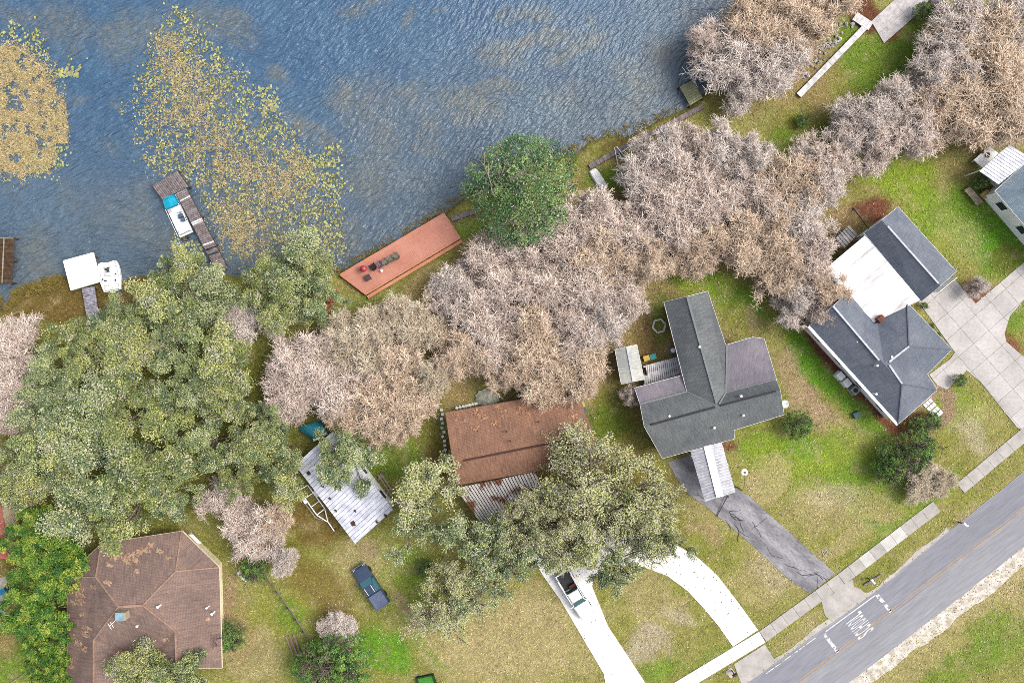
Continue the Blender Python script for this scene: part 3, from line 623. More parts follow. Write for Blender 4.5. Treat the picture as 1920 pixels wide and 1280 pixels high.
def inset(poly, d):
    p = [Vector((q[0], q[1], 0)) for q in poly]
    if area2(p) < 0: p.reverse()
    out = []
    for i in range(len(p)):
        a, b_, cc = p[i - 1], p[i], p[(i + 1) % len(p)]
        d1, d2 = (b_ - a).normalized(), (cc - b_).normalized()
        n1, n2 = Vector((-d1.y, d1.x, 0)), Vector((-d2.y, d2.x, 0))
        m = n1 + n2; m = m / max(.35, m.dot(n1)) if m.length > .01 else n1
        out.append(b_ + m * d)
    return out

def walls(root, eaves, e, m, d=.45, windows=True, gables=(), mw=None, every=3.4):
    base = inset([P(*q) for q in eaves], d); top = e - .12
    wall = part('wall', prism(base, -.05, top), m, root)
    cen = sum(base, Vector()) / len(base)
    for g_ in gables:
        T = [P(*q) for q in g_]; low = min(t.z for t in T)
        T = [t + (Vector((cen.x, cen.y, 0)) - Vector((t.x, t.y, 0))).normalized() * .42 - Vector((0, 0, .2)) for t in T]
        part('gable_wall', (T, [[0, 1, 2], [2, 1, 0]]), m, wall)
    if windows:
        n = len(base)
        for i in range(n):
            a, b_ = base[i], base[(i + 1) % n]; L = (b_ - a).length
            if L < 2.6: continue
            d_ = (b_ - a).normalized(); out = Vector((d_.y, -d_.x, 0)); k = max(1, int(L / every)); rz = math.atan2(d_.y, d_.x)
            for j in range(k):
                q = a + d_ * L * (j + .5) / k + out * .02
                fr = part('window', box(q.x, q.y, 1.55, 1.25, .08, 1.15, rz), M['trim'], root)
                g_ = q + out * .035; part('pane', box(g_.x, g_.y, 1.55, 1.08, .04, .98, rz), M['glass'], fr)
    return wall

def vent(root, u, v, z, r=.09, h=.35, m=None):
    p = P(u, v, z); part('vent_pipe', lathe([(r, p.z - .3), (r, p.z + h), (r * 1.5, p.z + h), (r * 1.5, p.z + h + .06)], 8, p.x, p.y), m or M['trim'], root)

M['ridge_slate'] = plain('slate_hip_cap', c(116, 122, 136), c(104, 110, 124), 2, .8, bump=0)
# --- slate-blue house with its cross wing
e, r = 2.9, 4.7
W, R1, N1, I1, T, Rt, I2, Fr, So = (1517, 611, e), (1562, 574, r), (1596, 543, e), (1645, 604, e), (1700, 566, e), (1785, 655, e), (1739, 701, e), (1757, 731, e), (1684, 795, e)
RJ, R2, Hh = (1657, 681, r), (1691, 719, r), (1704, 649, r)
hd = thing('slate_blue_house', 'slate blue shingled house with white ridge caps beside the wide paved drive', 'house', P(1640, 680))
rf = roof('roof', hd, [[W, R1, RJ, R2, So], [R1, N1, I1, RJ], [I1, T, Hh, RJ], [T, Rt, Hh], [Hh, Rt, I2, RJ], [RJ, I2, Fr, R2], [R2, Fr, So]], M['roof_blue'], M['trim'])
for a, b_ in ((R1, (1648, 675, r)), ((1667, 684, r), R2), ((1704, 649, r), (1667, 678, r))): ridge(rf, a, b_, M['ridge_white'], .2)
for a, b_ in ((Hh, T), (R2, So), (Hh, Rt), (R2, Fr)): ridge(rf, a, b_, M['ridge_slate'], .12, 'hip_cap')
part('gutter', beam(P(*W) - Vector((.06, .05, .03)), P(*So) - Vector((.06, .05, .03)), .34, .14), M['white'], rf)
walls(hd, [W, N1, I1, T, Rt, I2, Fr, So], e, M['white'], .3, gables=[(W, N1, R1)])
for q in ((1669, 669, 4.3), (1642, 685, 4.4), (1640, 738, 3.7), (1605, 640, 4.0)): vent(rf, *q)
part('chimney', box(*(P(1646, 598, 3.0)[:2]), 2.6, .75, .6, 2.4, .7), M['brick'], hd)

patio = thing('patio_cover', 'large flat white metal panel cover between slate garage and slate house', 'patio cover', P(1640, 520))
A, B, C_, D_ = P(1621, 442, 3.02), P(1727, 562, 3.02), P(1639, 604, 3.22), P(1546, 505, 3.22)
strips(patio, 'roof_panel', A, B, C_, D_, 11, .07, M['white_worn'], .018)
part('edge_beam', beam(A - Vector((0, 0, .14)), B - Vector((0, 0, .14)), .12, .2), M['trim'], patio)
part('edge_beam', beam(D_ - Vector((0, 0, .14)), C_ - Vector((0, 0, .14)), .12, .2), M['trim'], patio)
for q in (lerp(D_, C_, .04), lerp(D_, C_, .45), lerp(A, B, .02), lerp(A, B, .97)):
    part('post', prism([(q.x - .06, q.y - .06), (q.x + .06, q.y - .06), (q.x + .06, q.y + .06), (q.x - .06, q.y + .06)], -.02, q.z - .1), M['trim'], patio)

gd = thing('slate_blue_garage', 'slate blue shingled gable garage standing next to the green lawn', 'garage', P(1705, 475))
a, b_, c_, d_ = (1620, 437, 3.0), (1684, 388, 3.0), (1793, 509, 3.0), (1727, 565, 3.0); r0, r1 = (1653, 413, 4.7), (1763, 536, 4.7)
rf = roof('roof', gd, [[a, r0, r1, d_], [r0, b_, c_, r1]], M['roof_blue'], M['trim'])
ridge(rf, (1664, 424, 4.7), (1759, 531, 4.7), M['ridge_white'], .18)
walls(gd, [a, b_, c_, d_], 3.0, M['white'], .4, gables=[(a, b_, r0), (c_, d_, r1)])
q = P(1758, 538, 3); part('garage_door', box(*(P(1757, 536, 0)[:2]), 1.1, 2.6, .06, 2.1, math.radians(39)), M['trim'], gd)

sd = thing('lean_to_shed', 'small grey ribbed metal lean-to shed behind the white patio cover', 'shed', P(1588, 444))
A, B, C_, D_ = P(1592, 422, 2.3), P(1567, 446, 2.3), P(1583, 466, 2.1), P(1609, 439, 2.2)
strips(sd, 'roof_panel', A, B, C_, D_, 6, .05, plain('grey_ribbed_metal', c(160, 156, 156), c(120, 116, 118), 2, .6, fine=.15, orand=.22), .07)
part('wall', prism(inset([A, B, C_, D_], .2), -.03, 2.04), M['grey_wood'], sd)
mp = thing('leaning_mast', 'dark pole leaning against the end of the slate garage', 'pole', P(1601, 393)); part('pole', tube([P(1600, 391, .0), P(1632, 433, 3.1)], [.07, .05]), M['dark'], mp)
part('foot_plate', lathe([(.16, -.02), (.16, .05), (.07, .08)], 8, *P(1600, 391)[:2]), M['dark'], mp)

# --- grey T-shaped house
hc = thing('grey_t_shaped_house', 'grey shingled T-shaped house with flat felt roofs in its corners', 'house', P(1330, 740))
RW, RE, RJ = (1208, 799, 4.6), (1463, 731, 4.6), (1344, 761, 4.6); NRr = (1288, 556, 4.6)
n1, n2, n3, n4 = (1200, 757, 3.5), (1288, 734, 3.5), (1361, 735, 3.5), (1455, 711, 3.5)
s1, s2, s3, s4 = (1242, 859, 2.75), (1377, 822, 2.75), (1376, 806, 3.0), (1470, 777, 3.25)
rf = roof('roof', hc, [[n1, RW, RJ, n2], [RJ, RE, n4, n3], [RW, s1, s2, s3, s4, RE, RJ], [(1245, 566, 3.3), NRr, RJ, n2], [NRr, (1327, 546, 3.3), (1361, 648, 3.35), n3, RJ]], M['roof_grey'], M['trim'])
ridge(rf, (1220, 796, 4.6), (1340, 763, 4.6), M['ridge_dark'], .22, 'ridge_vent'); ridge(rf, (1350, 760, 4.6), (1455, 733, 4.6), M['ridge_dark'], .2, 'ridge_vent')
ridge(rf, NRr, (1343, 755, 4.6), M['ridge_grey'], .22); ridge(rf, n2, RJ, M['ridge_grey'], .16, 'valley_flashing'); ridge(rf, n3, (1348, 757, 4.55), M['ridge_grey'], .16, 'valley_flashing')
f1 = roof('flat_roof', hc, [[(1363, 646, 3.3), (1411, 632, 3.12), (1433, 635, 3.1), (1456, 712, 3.44), (1361, 736, 3.46)]], M['roof_flat'], M['trim'])
f2 = roof('flat_roof', hc, [[(1190, 727, 3.1), (1281, 703, 3.1), (1289, 733, 3.46), (1200, 757, 3.46)]], M['roof_flat'], M['trim'])
ridge(f1, (1363, 646, 3.34), (1361, 735, 3.5), M['ridge_grey'], .2, 'flashing'); ridge(f1, (1361, 736, 3.5), (1455, 712, 3.48), M['ridge_grey'], .18, 'flashing'); ridge(f2, (1200, 757, 3.5), (1288, 734, 3.5), M['ridge_grey'], .18, 'flashing')
walls(hc, [(1190, 727, 2.9), (1281, 703, 2.9), (1245, 566, 2.9), (1327, 546, 2.9), (1361, 646, 2.9), (1411, 632, 2.9), (1433, 635, 2.9), (1470, 777, 2.9), (1376, 806, 2.9), (1377, 822, 2.9), (1242, 859, 2.9)], 2.75, M['brick'], .5, gables=[((1245, 566, 3.2), (1327, 546, 3.2), NRr), (n1, s1, RW), (n4, s4, RE)])
for q in ((1254, 779, 4.1), (1388, 742, 4.4), (1310, 650, 4.3), (1338, 801, 3.7), (1392, 778, 3.8)): vent(rf, *q)
dish = thing('satellite_dish', 'white satellite dish on a pole at the gable of the grey T-shaped house', 'dish', P(1470, 757))
p = P(1471, 757, 3.0)
part('reflector', lathe([(.02, 2.9), (.2, 2.95), (.36, 3.05), (.44, 3.16), (.4, 3.14), (.2, 3.0)], 14, p.x, p.y), M['trim'], dish); part('mast', tube([(p.x, p.y, -.02), (p.x, p.y, 2.92)], .04, 6), M['steel'], dish)
part('feed_arm', tube([(p.x, p.y, 2.98), (p.x + .3, p.y + .1, 3.4)], .02, 5), M['dark'], dish)

sh = thing('white_roofed_shed', 'garden shed with stained white gable roof at the grey house deck', 'shed', P(1180, 683))
a, b_, c_, d_ = (1153, 655, 2.3), (1194, 646, 2.3), (1208, 711, 2.3), (1165, 720, 2.3); r0, r1 = (1175, 650, 2.75), (1187, 715, 2.75)
rf = roof('roof', sh, [[a, r0, r1, d_], [r0, b_, c_, r1]], M['roof_shed'], M['trim'], .1); ridge(rf, r0, r1, M['ridge_white'], .15)
walls(sh, [a, b_, c_, d_], 2.3, M['grey_wood'], .25, windows=False, gables=[(a, b_, r0), (c_, d_, r1)]); part('shed_door', box(*(P(1206, 695, 0)[:2]), 1.0, .06, .9, 1.9, math.radians(-12) * -1), M['brown_wood'], sh)

dk = thing('white_board_deck', 'raised deck of spaced white boards linking shed and grey house', 'deck', P(1240, 694))
A, B, C_, D_ = P(1206, 686, .95), P(1272, 668, .95), P(1278, 701, .95), P(1208, 721, .95)
strips(dk, 'deck_board', A, B, C_, D_, 18, .05, M['white_wood'], .05)
for f_ in (.03, .5, .97): part('joist', beam(lerp(A, D_, f_) - Vector((0, 0, .14)), lerp(B, C_, f_) - Vector((0, 0, .14)), .08, .18), M['brown_wood'], dk)
for q in (A, B, C_, D_): part('post', box(q.x, q.y, .5, .1, .1, 1.05), M['grey_wood'], dk)
part('handrail', beam(D_ + Vector((0, 0, .75)), C_ + Vector((0, 0, .75)), .1, .06), M['white_wood'], dk)
for k in range(15):
    q = lerp(D_, C_, k / 14); part('baluster', box(q.x, q.y, 1.32, .05, .05, .74), M['white_wood'], dk)

CPM = plain('weathered_carport_metal', c(220, 220, 228), c(178, 178, 190), 1.6, .6, spec=.3, bump=.05, fine=.12, orand=.1)
cp = thing('metal_carport', 'white ribbed metal carport with raised centre ridge over the asphalt drive', 'carport', P(1338, 885))
a, b_, c_, d_ = P(1294, 843, 2.45), P(1353, 828, 2.45), P(1379, 922, 2.45), P(1322, 941, 2.45); k0, k1 = P(1326, 835, 2.75), P(1350, 931, 2.75)
strips(cp, 'roof_panel', a, d_, k1, k0, 18, .05, CPM, .085); strips(cp, 'roof_panel', k0, k1, c_, b_, 18, .05, CPM, .085)
strips(cp, 'panel_rib', lerp(a, k0, .0) + Vector((0, 0, -.02)), lerp(d_, k1, .0) + Vector((0, 0, -.02)), k1 + Vector((0, 0, -.045)), k0 + Vector((0, 0, -.045)), 1, .02, M['steel'], 0)
strips(cp, 'panel_rib', k0 + Vector((0, 0, -.045)), k1 + Vector((0, 0, -.045)), c_ + Vector((0, 0, -.02)), b_ + Vector((0, 0, -.02)), 1, .02, M['steel'], 0)
part('ridge_cap', beam(k0 + Vector((0, 0, .03)), k1 + Vector((0, 0, .03)), .85, .04), M['white'], cp)
for q in (lerp(a, d_, .12), lerp(a, d_, .95), lerp(b_, c_, .12), lerp(b_, c_, .95)):
    part('post', box(q.x, q.y, 1.19, .1, .1, 2.45), M['trim'], cp)

# --- rust-brown house with the corrugated porch
hb = thing('rust_brown_house', 'rust brown shingled house tucked under bare trees', 'house', P(970, 820))
a, b_, c_, d_ = (835, 773, 2.55), (1081, 731, 2.55), (1128, 862, 3.0), (857, 909, 3.0); r0, r1 = (849, 866, 4.5), (1114, 815, 4.5)
rf = roof('roof', hb, [[a, b_, r1, r0], [r0, r1, c_, d_]], M['roof_rust'], plain('brown_fascia', c(150, 110, 90), c(120, 86, 70), 2))
drift(rf, 'leaf_drift', [(860, 785, 12), (900, 778, 14), (940, 772, 14), (980, 768, 16), (1020, 760, 16), (1050, 752, 14), (890, 800, 10), (930, 795, 9), (1075, 780, 10), (1090, 800, 8)], [c(196, 150, 118), c(174, 124, 96), c(206, 170, 134)], 12)
ridge(rf, (869, 863, 4.5), (1060, 825, 4.5), M['ridge_rust'], .22, 'ridge_vent')
walls(hb, [a, b_, c_, d_], 2.55, M['brick'], .5, gables=[(a, d_, r0), (b_, c_, r1)])
for q in ((957, 826, 4.2), (1010, 790, 3.7), (1080, 800, 4.0), (950, 808, 3.9)): vent(rf, *q, r=.07, m=M['dark'])
po = thing('corrugated_porch', 'rusty white corrugated porch roof on the south side of the rust brown house', 'porch', P(940, 940))
A, B, C_, D_ = P(854, 915, 2.75), P(1004, 884, 2.75), P(1042, 968, 2.35), P(900, 980, 2.35)
strips(po, 'roof_sheet', A, B, C_, D_, 26, .04, M['rusty'], .1)
for f_ in (.05, .5, .95): part('purlin', beam(lerp(A, D_, f_) - Vector((0, 0, .09)), lerp(B, C_, f_) - Vector((0, 0, .09)), .1, .1), M['brown_wood'], po)
for q in (lerp(D_, C_, .03), lerp(D_, C_, .5), lerp(D_, C_, .97), lerp(A, D_, .2)): part('post', box(q.x, q.y, (q.z - .1) / 2, .1, .1, q.z), M['grey_wood'], po)

# --- brown hip-roofed house
e = 2.85; ha = thing('brown_hip_roofed_house', 'large brown shingled house with many hips and pale ridge lines', 'house', P(270, 1150))
R1, R2, P1, P2 = (222, 1137, 5.2), (268, 1134, 5.2), (180, 1081, 4.1), (330, 1070, 4.1)
TL, TR, W0, E0 = (190, 1018, e), (341, 995, e), (126, 1081, e), (411, 1063, e); L1, L2, Q1, Q2 = (176, 1199, 4.3), (176, 1330, 4.3), (329, 1182, 4.3), (331, 1252, 4.3)
M1, M2, V2 = (233, 1219, 3.4), (251, 1206, 3.7), (292, 1222, 3.2)
rf = roof('roof', ha, [[R1, P1, TL, TR, P2, R2], [P1, W0, TL], [R1, P1, W0, (126, 1330, e), L2, L1], [P2, TR, E0], [R2, P2, E0, (416, 1252, e), Q2, Q1], [R1, R2, Q1, V2, M2, M1, L1],
    [L1, M1, (235, 1330, 3.0), L2], [Q1, Q2, (294, 1252, 3.0), V2], [M1, M2, (251, 1330, 3.7), (235, 1330, 3.0)], [M2, V2, (294, 1252, 3.0), (272, 1330, 3.0), (251, 1330, 3.7)]], M['roof_brown'], M['cream'])
drift(rf, 'leaf_drift', [(213, 1044, 9), (222, 1038, 6), (206, 1058, 5), (236, 1046, 7), (238, 1054, 5), (250, 1040, 8), (256, 1052, 6), (262, 1034, 6), (276, 1030, 8), (284, 1022, 6), (300, 1032, 5), (315, 1045, 4), (202, 1092, 6), (257, 1071, 5), (150, 1112, 9), (154, 1128, 7), (140, 1128, 7), (153, 1150, 5), (164, 1178, 9), (160, 1188, 7), (135, 1192, 7), (146, 1206, 7), (160, 1216, 6), (131, 1236, 6), (133, 1248, 5), (175, 1100, 5), (313, 1200, 6), (156, 1102, 5), (390, 1160, 3)], [c(196, 162, 134), c(176, 140, 116), c(206, 178, 150)])
drift(rf, 'leaf_drift', [(219, 1232, 12), (228, 1246, 12), (210, 1225, 8), (232, 1222, 6)], [c(190, 128, 92), c(168, 106, 74), c(204, 146, 108)])
for a_, b2 in ((R1, R2),): ridge(rf, a_, b2, M['ridge_pale'], .26)
for a_, b2 in ((R1, P1), (P1, W0), (P1, TL), (R2, P2), (P2, E0), (P2, TR), (R1, L1), (R2, Q1)): ridge(rf, a_, b2, M['ridge_pale'], .13, 'hip_cap')
for a_, b2 in ((L1, L2), (Q1, Q2), (M2, (251, 1330, 3.7))): ridge(rf, a_, b2, M['ridge_pale'], .18)
walls(ha, [W0, TL, TR, E0, (416, 1252, e), (294, 1252, e), (272, 1330, e), (126, 1330, e)], e, M['cream'], .9)
q = P(230, 1152, 5.3); ch = part('chimney', box(q.x, q.y, 5.1, 1.1, .85, 1.3), plain('pale_chimney', c(206, 196, 170), c(176, 164, 140), 2), ha)
part('chimney_cap', box(q.x - .12, q.y, 5.82, .8, .9, .12), plain('pale_blue_cap', c(170, 208, 226), c(140, 176, 196), 2), ch)
an = part('television_aerial', merge(tube([P(221, 1158, 4.9), P(205, 1173, 5.6)], .035, 5), tube([P(202, 1168, 5.6), P(209, 1179, 5.6)], .03, 5), tube([P(207, 1166, 5.55), P(213, 1176, 5.5)], .03, 5)), M['trim'], ha)
vent(rf, 299, 1135, 4.9, .1); vent(rf, 390, 1137, 3.4, .08); vent(rf, 400, 1148, 3.3, .1); vent(rf, 260, 1171, 4.3, .09)
sk = part('window_awning', prism([P(354, 1002, 2.2), P(361, 1001, 2.2), P(378, 1018, 2.0), P(371, 1020, 2.0)], .06, None), M['trim'], ha)
part('porch_lamp', merge(lathe([(.05, 2.3), (.16, 2.4), (.2, 2.55), (.16, 2.7), (.05, 2.78)], 10, *P(117, 1241, 2.5)[:2]), tube([P(117, 1241, 2.5), P(128, 1237, 2.5)], .04, 6)), M['trim'], ha)

# --- pale-blue house at the right-hand edge
e, r = 3.0, 4.6; hp = thing('pale_blue_house', 'pale blue shingled house with a white metal porch on its lake side', 'house', P(1930, 380))
a, b_, c_, d_ = (1866, 358, e), (1934, 296, e), (2062, 440, e), (1992, 505, e); r0, r1 = (1926, 352, r), (2000, 438, r)
rf = roof('roof', hp, [[a, r0, r1, d_], [a, b_, r0], [b_, c_, r1, r0], [c_, d_, r1]], M['roof_pale'], M['trim']); ridge(rf, r0, r1, M['ridge_white'], .2)
walls(hp, [a, b_, c_, d_], e, M['white'], .45)
pp = thing('metal_porch_roof', 'white ribbed metal porch roof on the pale blue house', 'porch', P(1880, 305))
A, B, C_, D_ = P(1836, 321, 2.7), P(1893, 271, 2.7), P(1934, 297, 3.1), P(1872, 346, 3.1)
strips(pp, 'roof_panel', A, B, C_, D_, 12, .06, M['corrugated'], .05)
part('side_wall', prism([P(1838, 323, 0), P(1873, 360, 0), P(1877, 357, 0), P(1842, 320, 0)], -.03, 2.6), M['white'], pp)
for q in (lerp(A, B, .03), lerp(A, B, .97)): part('post', box(q.x, q.y, 1.3, .1, .1, 2.66), M['trim'], pp)
tb = thing('white_service_platform', 'white platform with dark fittings beside the metal porch', 'platform', P(1841, 297))
A = px([(1818, 303), (1847, 277), (1864, 291), (1835, 318)])
part('top', prism(A, .62, .74), M['white'], tb)
for q in inset(A, .2): part('leg', box(q.x, q.y, .31, .1, .1, .66), M['trim'], tb)
q = P(1852, 291, .8); part('burner', merge(lathe([(.3, .73), (.3, .85), (.2, .88)], 10, q.x, q.y), lathe([(.2, .73), (.2, .83)], 8, q.x - .5, q.y + .35)), M['dark'], tb)
bd = thing('wooden_garden_bed', 'long pale plank bench in front of the pale blue house', 'bench', P(1826, 367))
A, B, C_, D_ = P(1808, 356, .5), P(1819, 350, .5), P(1844, 378, .5), P(1832, 385, .5)
strips(bd, 'plank', A, B, C_, D_, 4, .06, M['pale_wood'], .03)
for q in (lerp(A, D_, .1), lerp(B, C_, .1), lerp(A, D_, .9), lerp(B, C_, .9)): part('leg', box(q.x, q.y, .22, .1, .1, .48), M['pale_wood'], bd)
pot = thing('square_planter', 'small square pale yellow planter beside the plank bench', 'planter', P(1844, 365)); q = P(1844, 365)
part('tub', merge(box(q.x, q.y, .3, .75, .75, .62, .7)), plain('pale_yellow_tub', c(240, 214, 150), c(214, 186, 124), 3), pot); part('soil', box(q.x, q.y, .6, .6, .6, .05, .7), plain('pale_soil', c(226, 200, 140), c(200, 170, 110), 5), pot)

# --- long white metal-roofed cabin
cb = thing('metal_roofed_cabin', 'long cabin under a white ribbed metal roof half covered by a tree', 'cabin', P(645, 915))
A, B, C_, D_ = P(553, 871, 2.7), P(666, 1019, 2.7), P(737, 955, 2.7), P(624, 808, 2.7)
K0, K1 = (A + D_) / 2 + Vector((0, 0, .3)), (B + C_) / 2 + Vector((0, 0, .3))
strips(cb, 'roof_panel', A, B, K1, K0, 24, .05, M['corrugated'], .045); strips(cb, 'roof_panel', K0, K1, C_, D_, 24, .05, M['corrugated'], .045)
part('roof_deck', (lambda v: (v, [[0, 1, 4, 5], [5, 4, 2, 3]]))([q - Vector((0, 0, .07)) for q in (A, B, C_, D_, K1, K0)]), M['steel'], cb)
walls(cb, [(553, 871, 2.7), (666, 1019, 2.7), (737, 955, 2.7), (624, 808, 2.7)], 2.75, M['white'], .25)
for q, s_ in (((577, 886), .35), ((602, 898), .3), ((604, 911), .25), ((617, 934), .22), ((628, 957), .22), ((665, 957), .2), ((661, 980), .45), ((722, 966), .3), ((706, 977), .25)):
    t = P(*q, 3.0); zz = 2.7 + .3 * (1 - min(1, abs((t - K0).cross((K1 - K0).normalized()).length) / 3.0)); part('roof_debris', merge(box(t.x, t.y, zz + .05, s_, s_ * .7, .1, R.uniform(0, 3)), box(t.x + .1, t.y - s_ * .5, zz + .04, s_ * .6, s_ * .9, .08, R.uniform(0, 3))), plain('dead_leaf_clump', c(92, 64, 56), c(70, 50, 44), 6), cb)
cw = thing('plank_walkway', 'long pale planks laid on blocks along the metal-roofed cabin', 'walkway', P(725, 920))
strips(cw, 'plank', P(706, 890, .4), P(716, 886, .4), P(755, 944, .4), P(745, 950, .4), 2, .07, M['pale_wood'], .14)
for f_ in (.08, .5, .92): part('block', box(*(lerp(P(711, 888), P(750, 947), f_)[:2]), .16, .9, .3, .36, .9), M['grey_wood'], cw)
bn = thing('white_steps', 'white wooden steps at the back of the metal-roofed cabin', 'steps', P(690, 854))
for k in range(3): q = lerp(P(680, 856), P(697, 846), k / 2); part('tread', box(q.x, q.y, .62 - .2 * k, .32, 1.5, .07, math.radians(35)), M['white_wood'], bn); part('riser', box(q.x, q.y, .3 - .1 * k, .06, 1.4, .62 - .2 * k, math.radians(35)), M['white_wood'], bn)
tp = thing('turquoise_tarpaulin', 'turquoise tarpaulin with white hem draped over a low frame', 'tarpaulin', P(590, 808))
V, F = [], []
A, B, C_, D_ = P(560, 800), P(602, 786), P(616, 810), P(590, 824)
for i in range(9):
    for j in range(9):
        q = lerp(lerp(A, B, i / 8), lerp(D_, C_, i / 8), j / 8); V.append(Vector((q.x, q.y, 1.2 - 2.0 * (abs(i / 8 - .5) ** 2.2 + abs(j / 8 - .5) ** 2.4) * 1.2 + R.uniform(-.05, .05))))
F = [[i * 9 + j, (i + 1) * 9 + j, (i + 1) * 9 + j + 1, i * 9 + j + 1] for i in range(8) for j in range(8)]
part('sheet', (V, [f[::-1] for f in F]), plain('turquoise_sheet', c(70, 178, 196), c(50, 146, 170), 1.5, .6), tp, smooth=True)
part('hem', beam(C_ + Vector((0, 0, .55)), D_ + Vector((0, 0, .55)), .3, .06), M['trim'], tp)
for q in (A, B, C_, D_): part('stake', tube([(q.x, q.y, -.02), (q.x, q.y, .8)], .04, 5), M['grey_wood'], tp)

# --- terracotta-tiled house at the left-hand edge
ht = thing('terracotta_tiled_house', 'terracotta tiled roof edge beside the bright green bamboo', 'house', P(-30, 1000))
a, b_, c_, d_ = P(-160, 950, 2.7), P(2, 945, 2.7), P(20, 1046, 2.7), P(-160, 1060, 2.7); k0, k1 = P(-160, 1000, 4.2), P(-60, 998, 4.2)
part('wall', prism(inset([a, b_, c_, d_], .5), -.03, 2.6), M['cream'], ht)
for i in range(11):
    t0, t1 = i / 11, (i + 1) / 11
    for j in range(9):
        s0, s1 = j / 9 + .012, (j + 1) / 9 - .012
        f_ = lambda s_, t_: lerp(lerp(b_, c_, s_), lerp(k1, k1 + (c_ - b_) * .02, s_), t_)
        q = [f_(s0, t0), f_(s1, t0), f_(s1, t1), f_(s0, t1)]; q[0] = q[0] + Vector((0, 0, .05)); q[1] = q[1] + Vector((0, 0, .05))
        part('roof_tile', prism(q, .05, None), M['tile'], ht)
for tri in ([a, b_, k1, k0], [k0, k1, c_, d_]): part('roof_slope', prism(tri, .08, None), M['tile'], ht)
# ------------------------------------------------------------------ docks and boats
UP = Vector((0, 0, 1))
def piles(root, pts, z1, m, r=.11):
    for q in pts: part('pile', tube([(q.x, q.y, -1.9), (q.x, q.y, z1)], r, 7), m, root)
d1 = thing('long_plank_dock', 'weathered grey plank dock with a wide end platform next to the pontoon boat', 'dock', P(350, 420, WZ))
z = .45
A, B, C_, D_ = P(285, 348, z), P(333, 321, z), P(353, 350, z), P(304, 374, z)
strips(d1, 'plank', A, B, C_, D_, 15, .05, M['grey_wood'], .05, .012)
a, b_, c_, d_ = P(330, 363, z), P(349, 353, z), P(427, 503, z), P(406, 509, z)
for k in range(46):
    if k in (33, 36): continue
    t0, t1 = k / 46, (k + 1) / 46 - .0035; m = M['white_wood'] if k in (4, 17, 18, 30) else M['grey_wood']
    dz = Vector((0, 0, R.uniform(-.02, .02)))
    part('plank', prism([lerp(a, d_, t0) + dz, lerp(b_, c_, t0) + dz, lerp(b_, c_, t1) + dz, lerp(a, d_, t1) + dz], .05, None), m, d1)
for q0, q1 in ((a, d_), (b_, c_), (A, D_), (B, C_)): part('stringer', beam(lerp(q0, q1, .01) - UP * .13, lerp(q0, q1, .99) - UP * .13, .08, .14), M['brown_wood'], d1)
piles(d1, [A, B, C_, D_, lerp(a, d_, .35), lerp(b_, c_, .35), lerp(a, d_, .7), lerp(b_, c_, .7)], .42, M['brown_wood'])

def local_frame(front, back, z=0.0):
    f, b2 = P(*front, z), P(*back, z); d = f - b2; mid_ = (f + b2) / 2
    return Vector((mid_.x, mid_.y, z)), math.atan2(d.y, d.x), d.length
loc, rz, L = local_frame((316, 367), (350, 441))
pb = thing('pontoon_boat', 'white pontoon boat with turquoise bow cover moored beside the long plank dock', 'boat', (loc.x, loc.y, WZ), rotz=rz)
turq = plain('turquoise_canvas', c(20, 190, 222), c(14, 160, 200), 1.5, .6, fine=.08); seat = plain('grey_vinyl_seat', c(110, 132, 160), c(80, 98, 124), 3, .6)
hl = L / 2; hw = .83
for s_ in (-1, 1): part('pontoon', tube([(-hl + .1, s_ * .58, .0), (hl - .7, s_ * .58, .0), (hl - .2, s_ * .55, .1), (hl + .05, s_ * .5, .22)], [.24, .24, .16, .04], 10), M['steel'], pb, local=True, smooth=True)
dkp = part('deck', box(-.05, 0, .3, L - .2, hw * 2, .07), plain('white_boat_deck', (.72, .74, .74), (.6, .64, .65), 1.5, .5, fine=.05), pb, local=True)
part('bow_cover', loft([[(hl - 1.5, -hw + .03, .34), (hl - 1.5, hw - .03, .34), (hl - 1.5, hw - .05, .8), (hl - 1.5, 0, .92), (hl - 1.5, -hw + .05, .8)], [(hl - .55, -hw + .05, .34), (hl - .55, hw - .05, .34), (hl - .55, hw - .1, .82), (hl - .55, 0, .95), (hl - .55, -hw + .1, .82)], [(hl - .1, -hw + .15, .34), (hl - .1, hw - .15, .34), (hl - .1, hw - .2, .7), (hl - .1, 0, .78), (hl - .1, -hw + .2, .7)]]), turq, pb, local=True)
part('cover_corner', box(hl - 1.7, hw - .22, .42, .4, .36, .14), plain('pink_white_bag', c(236, 214, 214), c(214, 190, 190), 4), pb, local=True)
for s_ in (-1, 1): part('rail', merge(tube([(-hl + .2, s_ * hw, .82), (hl - 1.5, s_ * hw, .82)], .025, 6), *[tube([(x, s_ * hw, .33), (x, s_ * hw, .82)], .02, 5) for x in np.linspace(-hl + .2, hl - 1.2, 5)]), M['trim'], pb, local=True)
part('stern_bench', merge(box(-hl + .55, -.1, .5, .5, 1.3, .32), box(-hl + .3, -.1, .72, .14, 1.3, .4)), plain('white_vinyl', (.7, .72, .72), (.6, .62, .62), 2, .5), pb, local=True)
for x_, y_ in ((-.25, -.38), (-.75, -.52)): st = part('seat', box(x_, y_, .52, .42, .5, .3), seat, pb, local=True); part('seat_back', box(x_ - .22, y_, .78, .1, .48, .36), seat, st, local=True)
part('console', loft([[(.1, -.75, .33), (.1, -.35, .33), (.1, -.35, .95), (.1, -.75, .95)], [(.4, -.72, .33), (.4, -.38, .33), (.4, -.4, .8), (.4, -.7, .8)]]), M['trim'], pb, local=True)
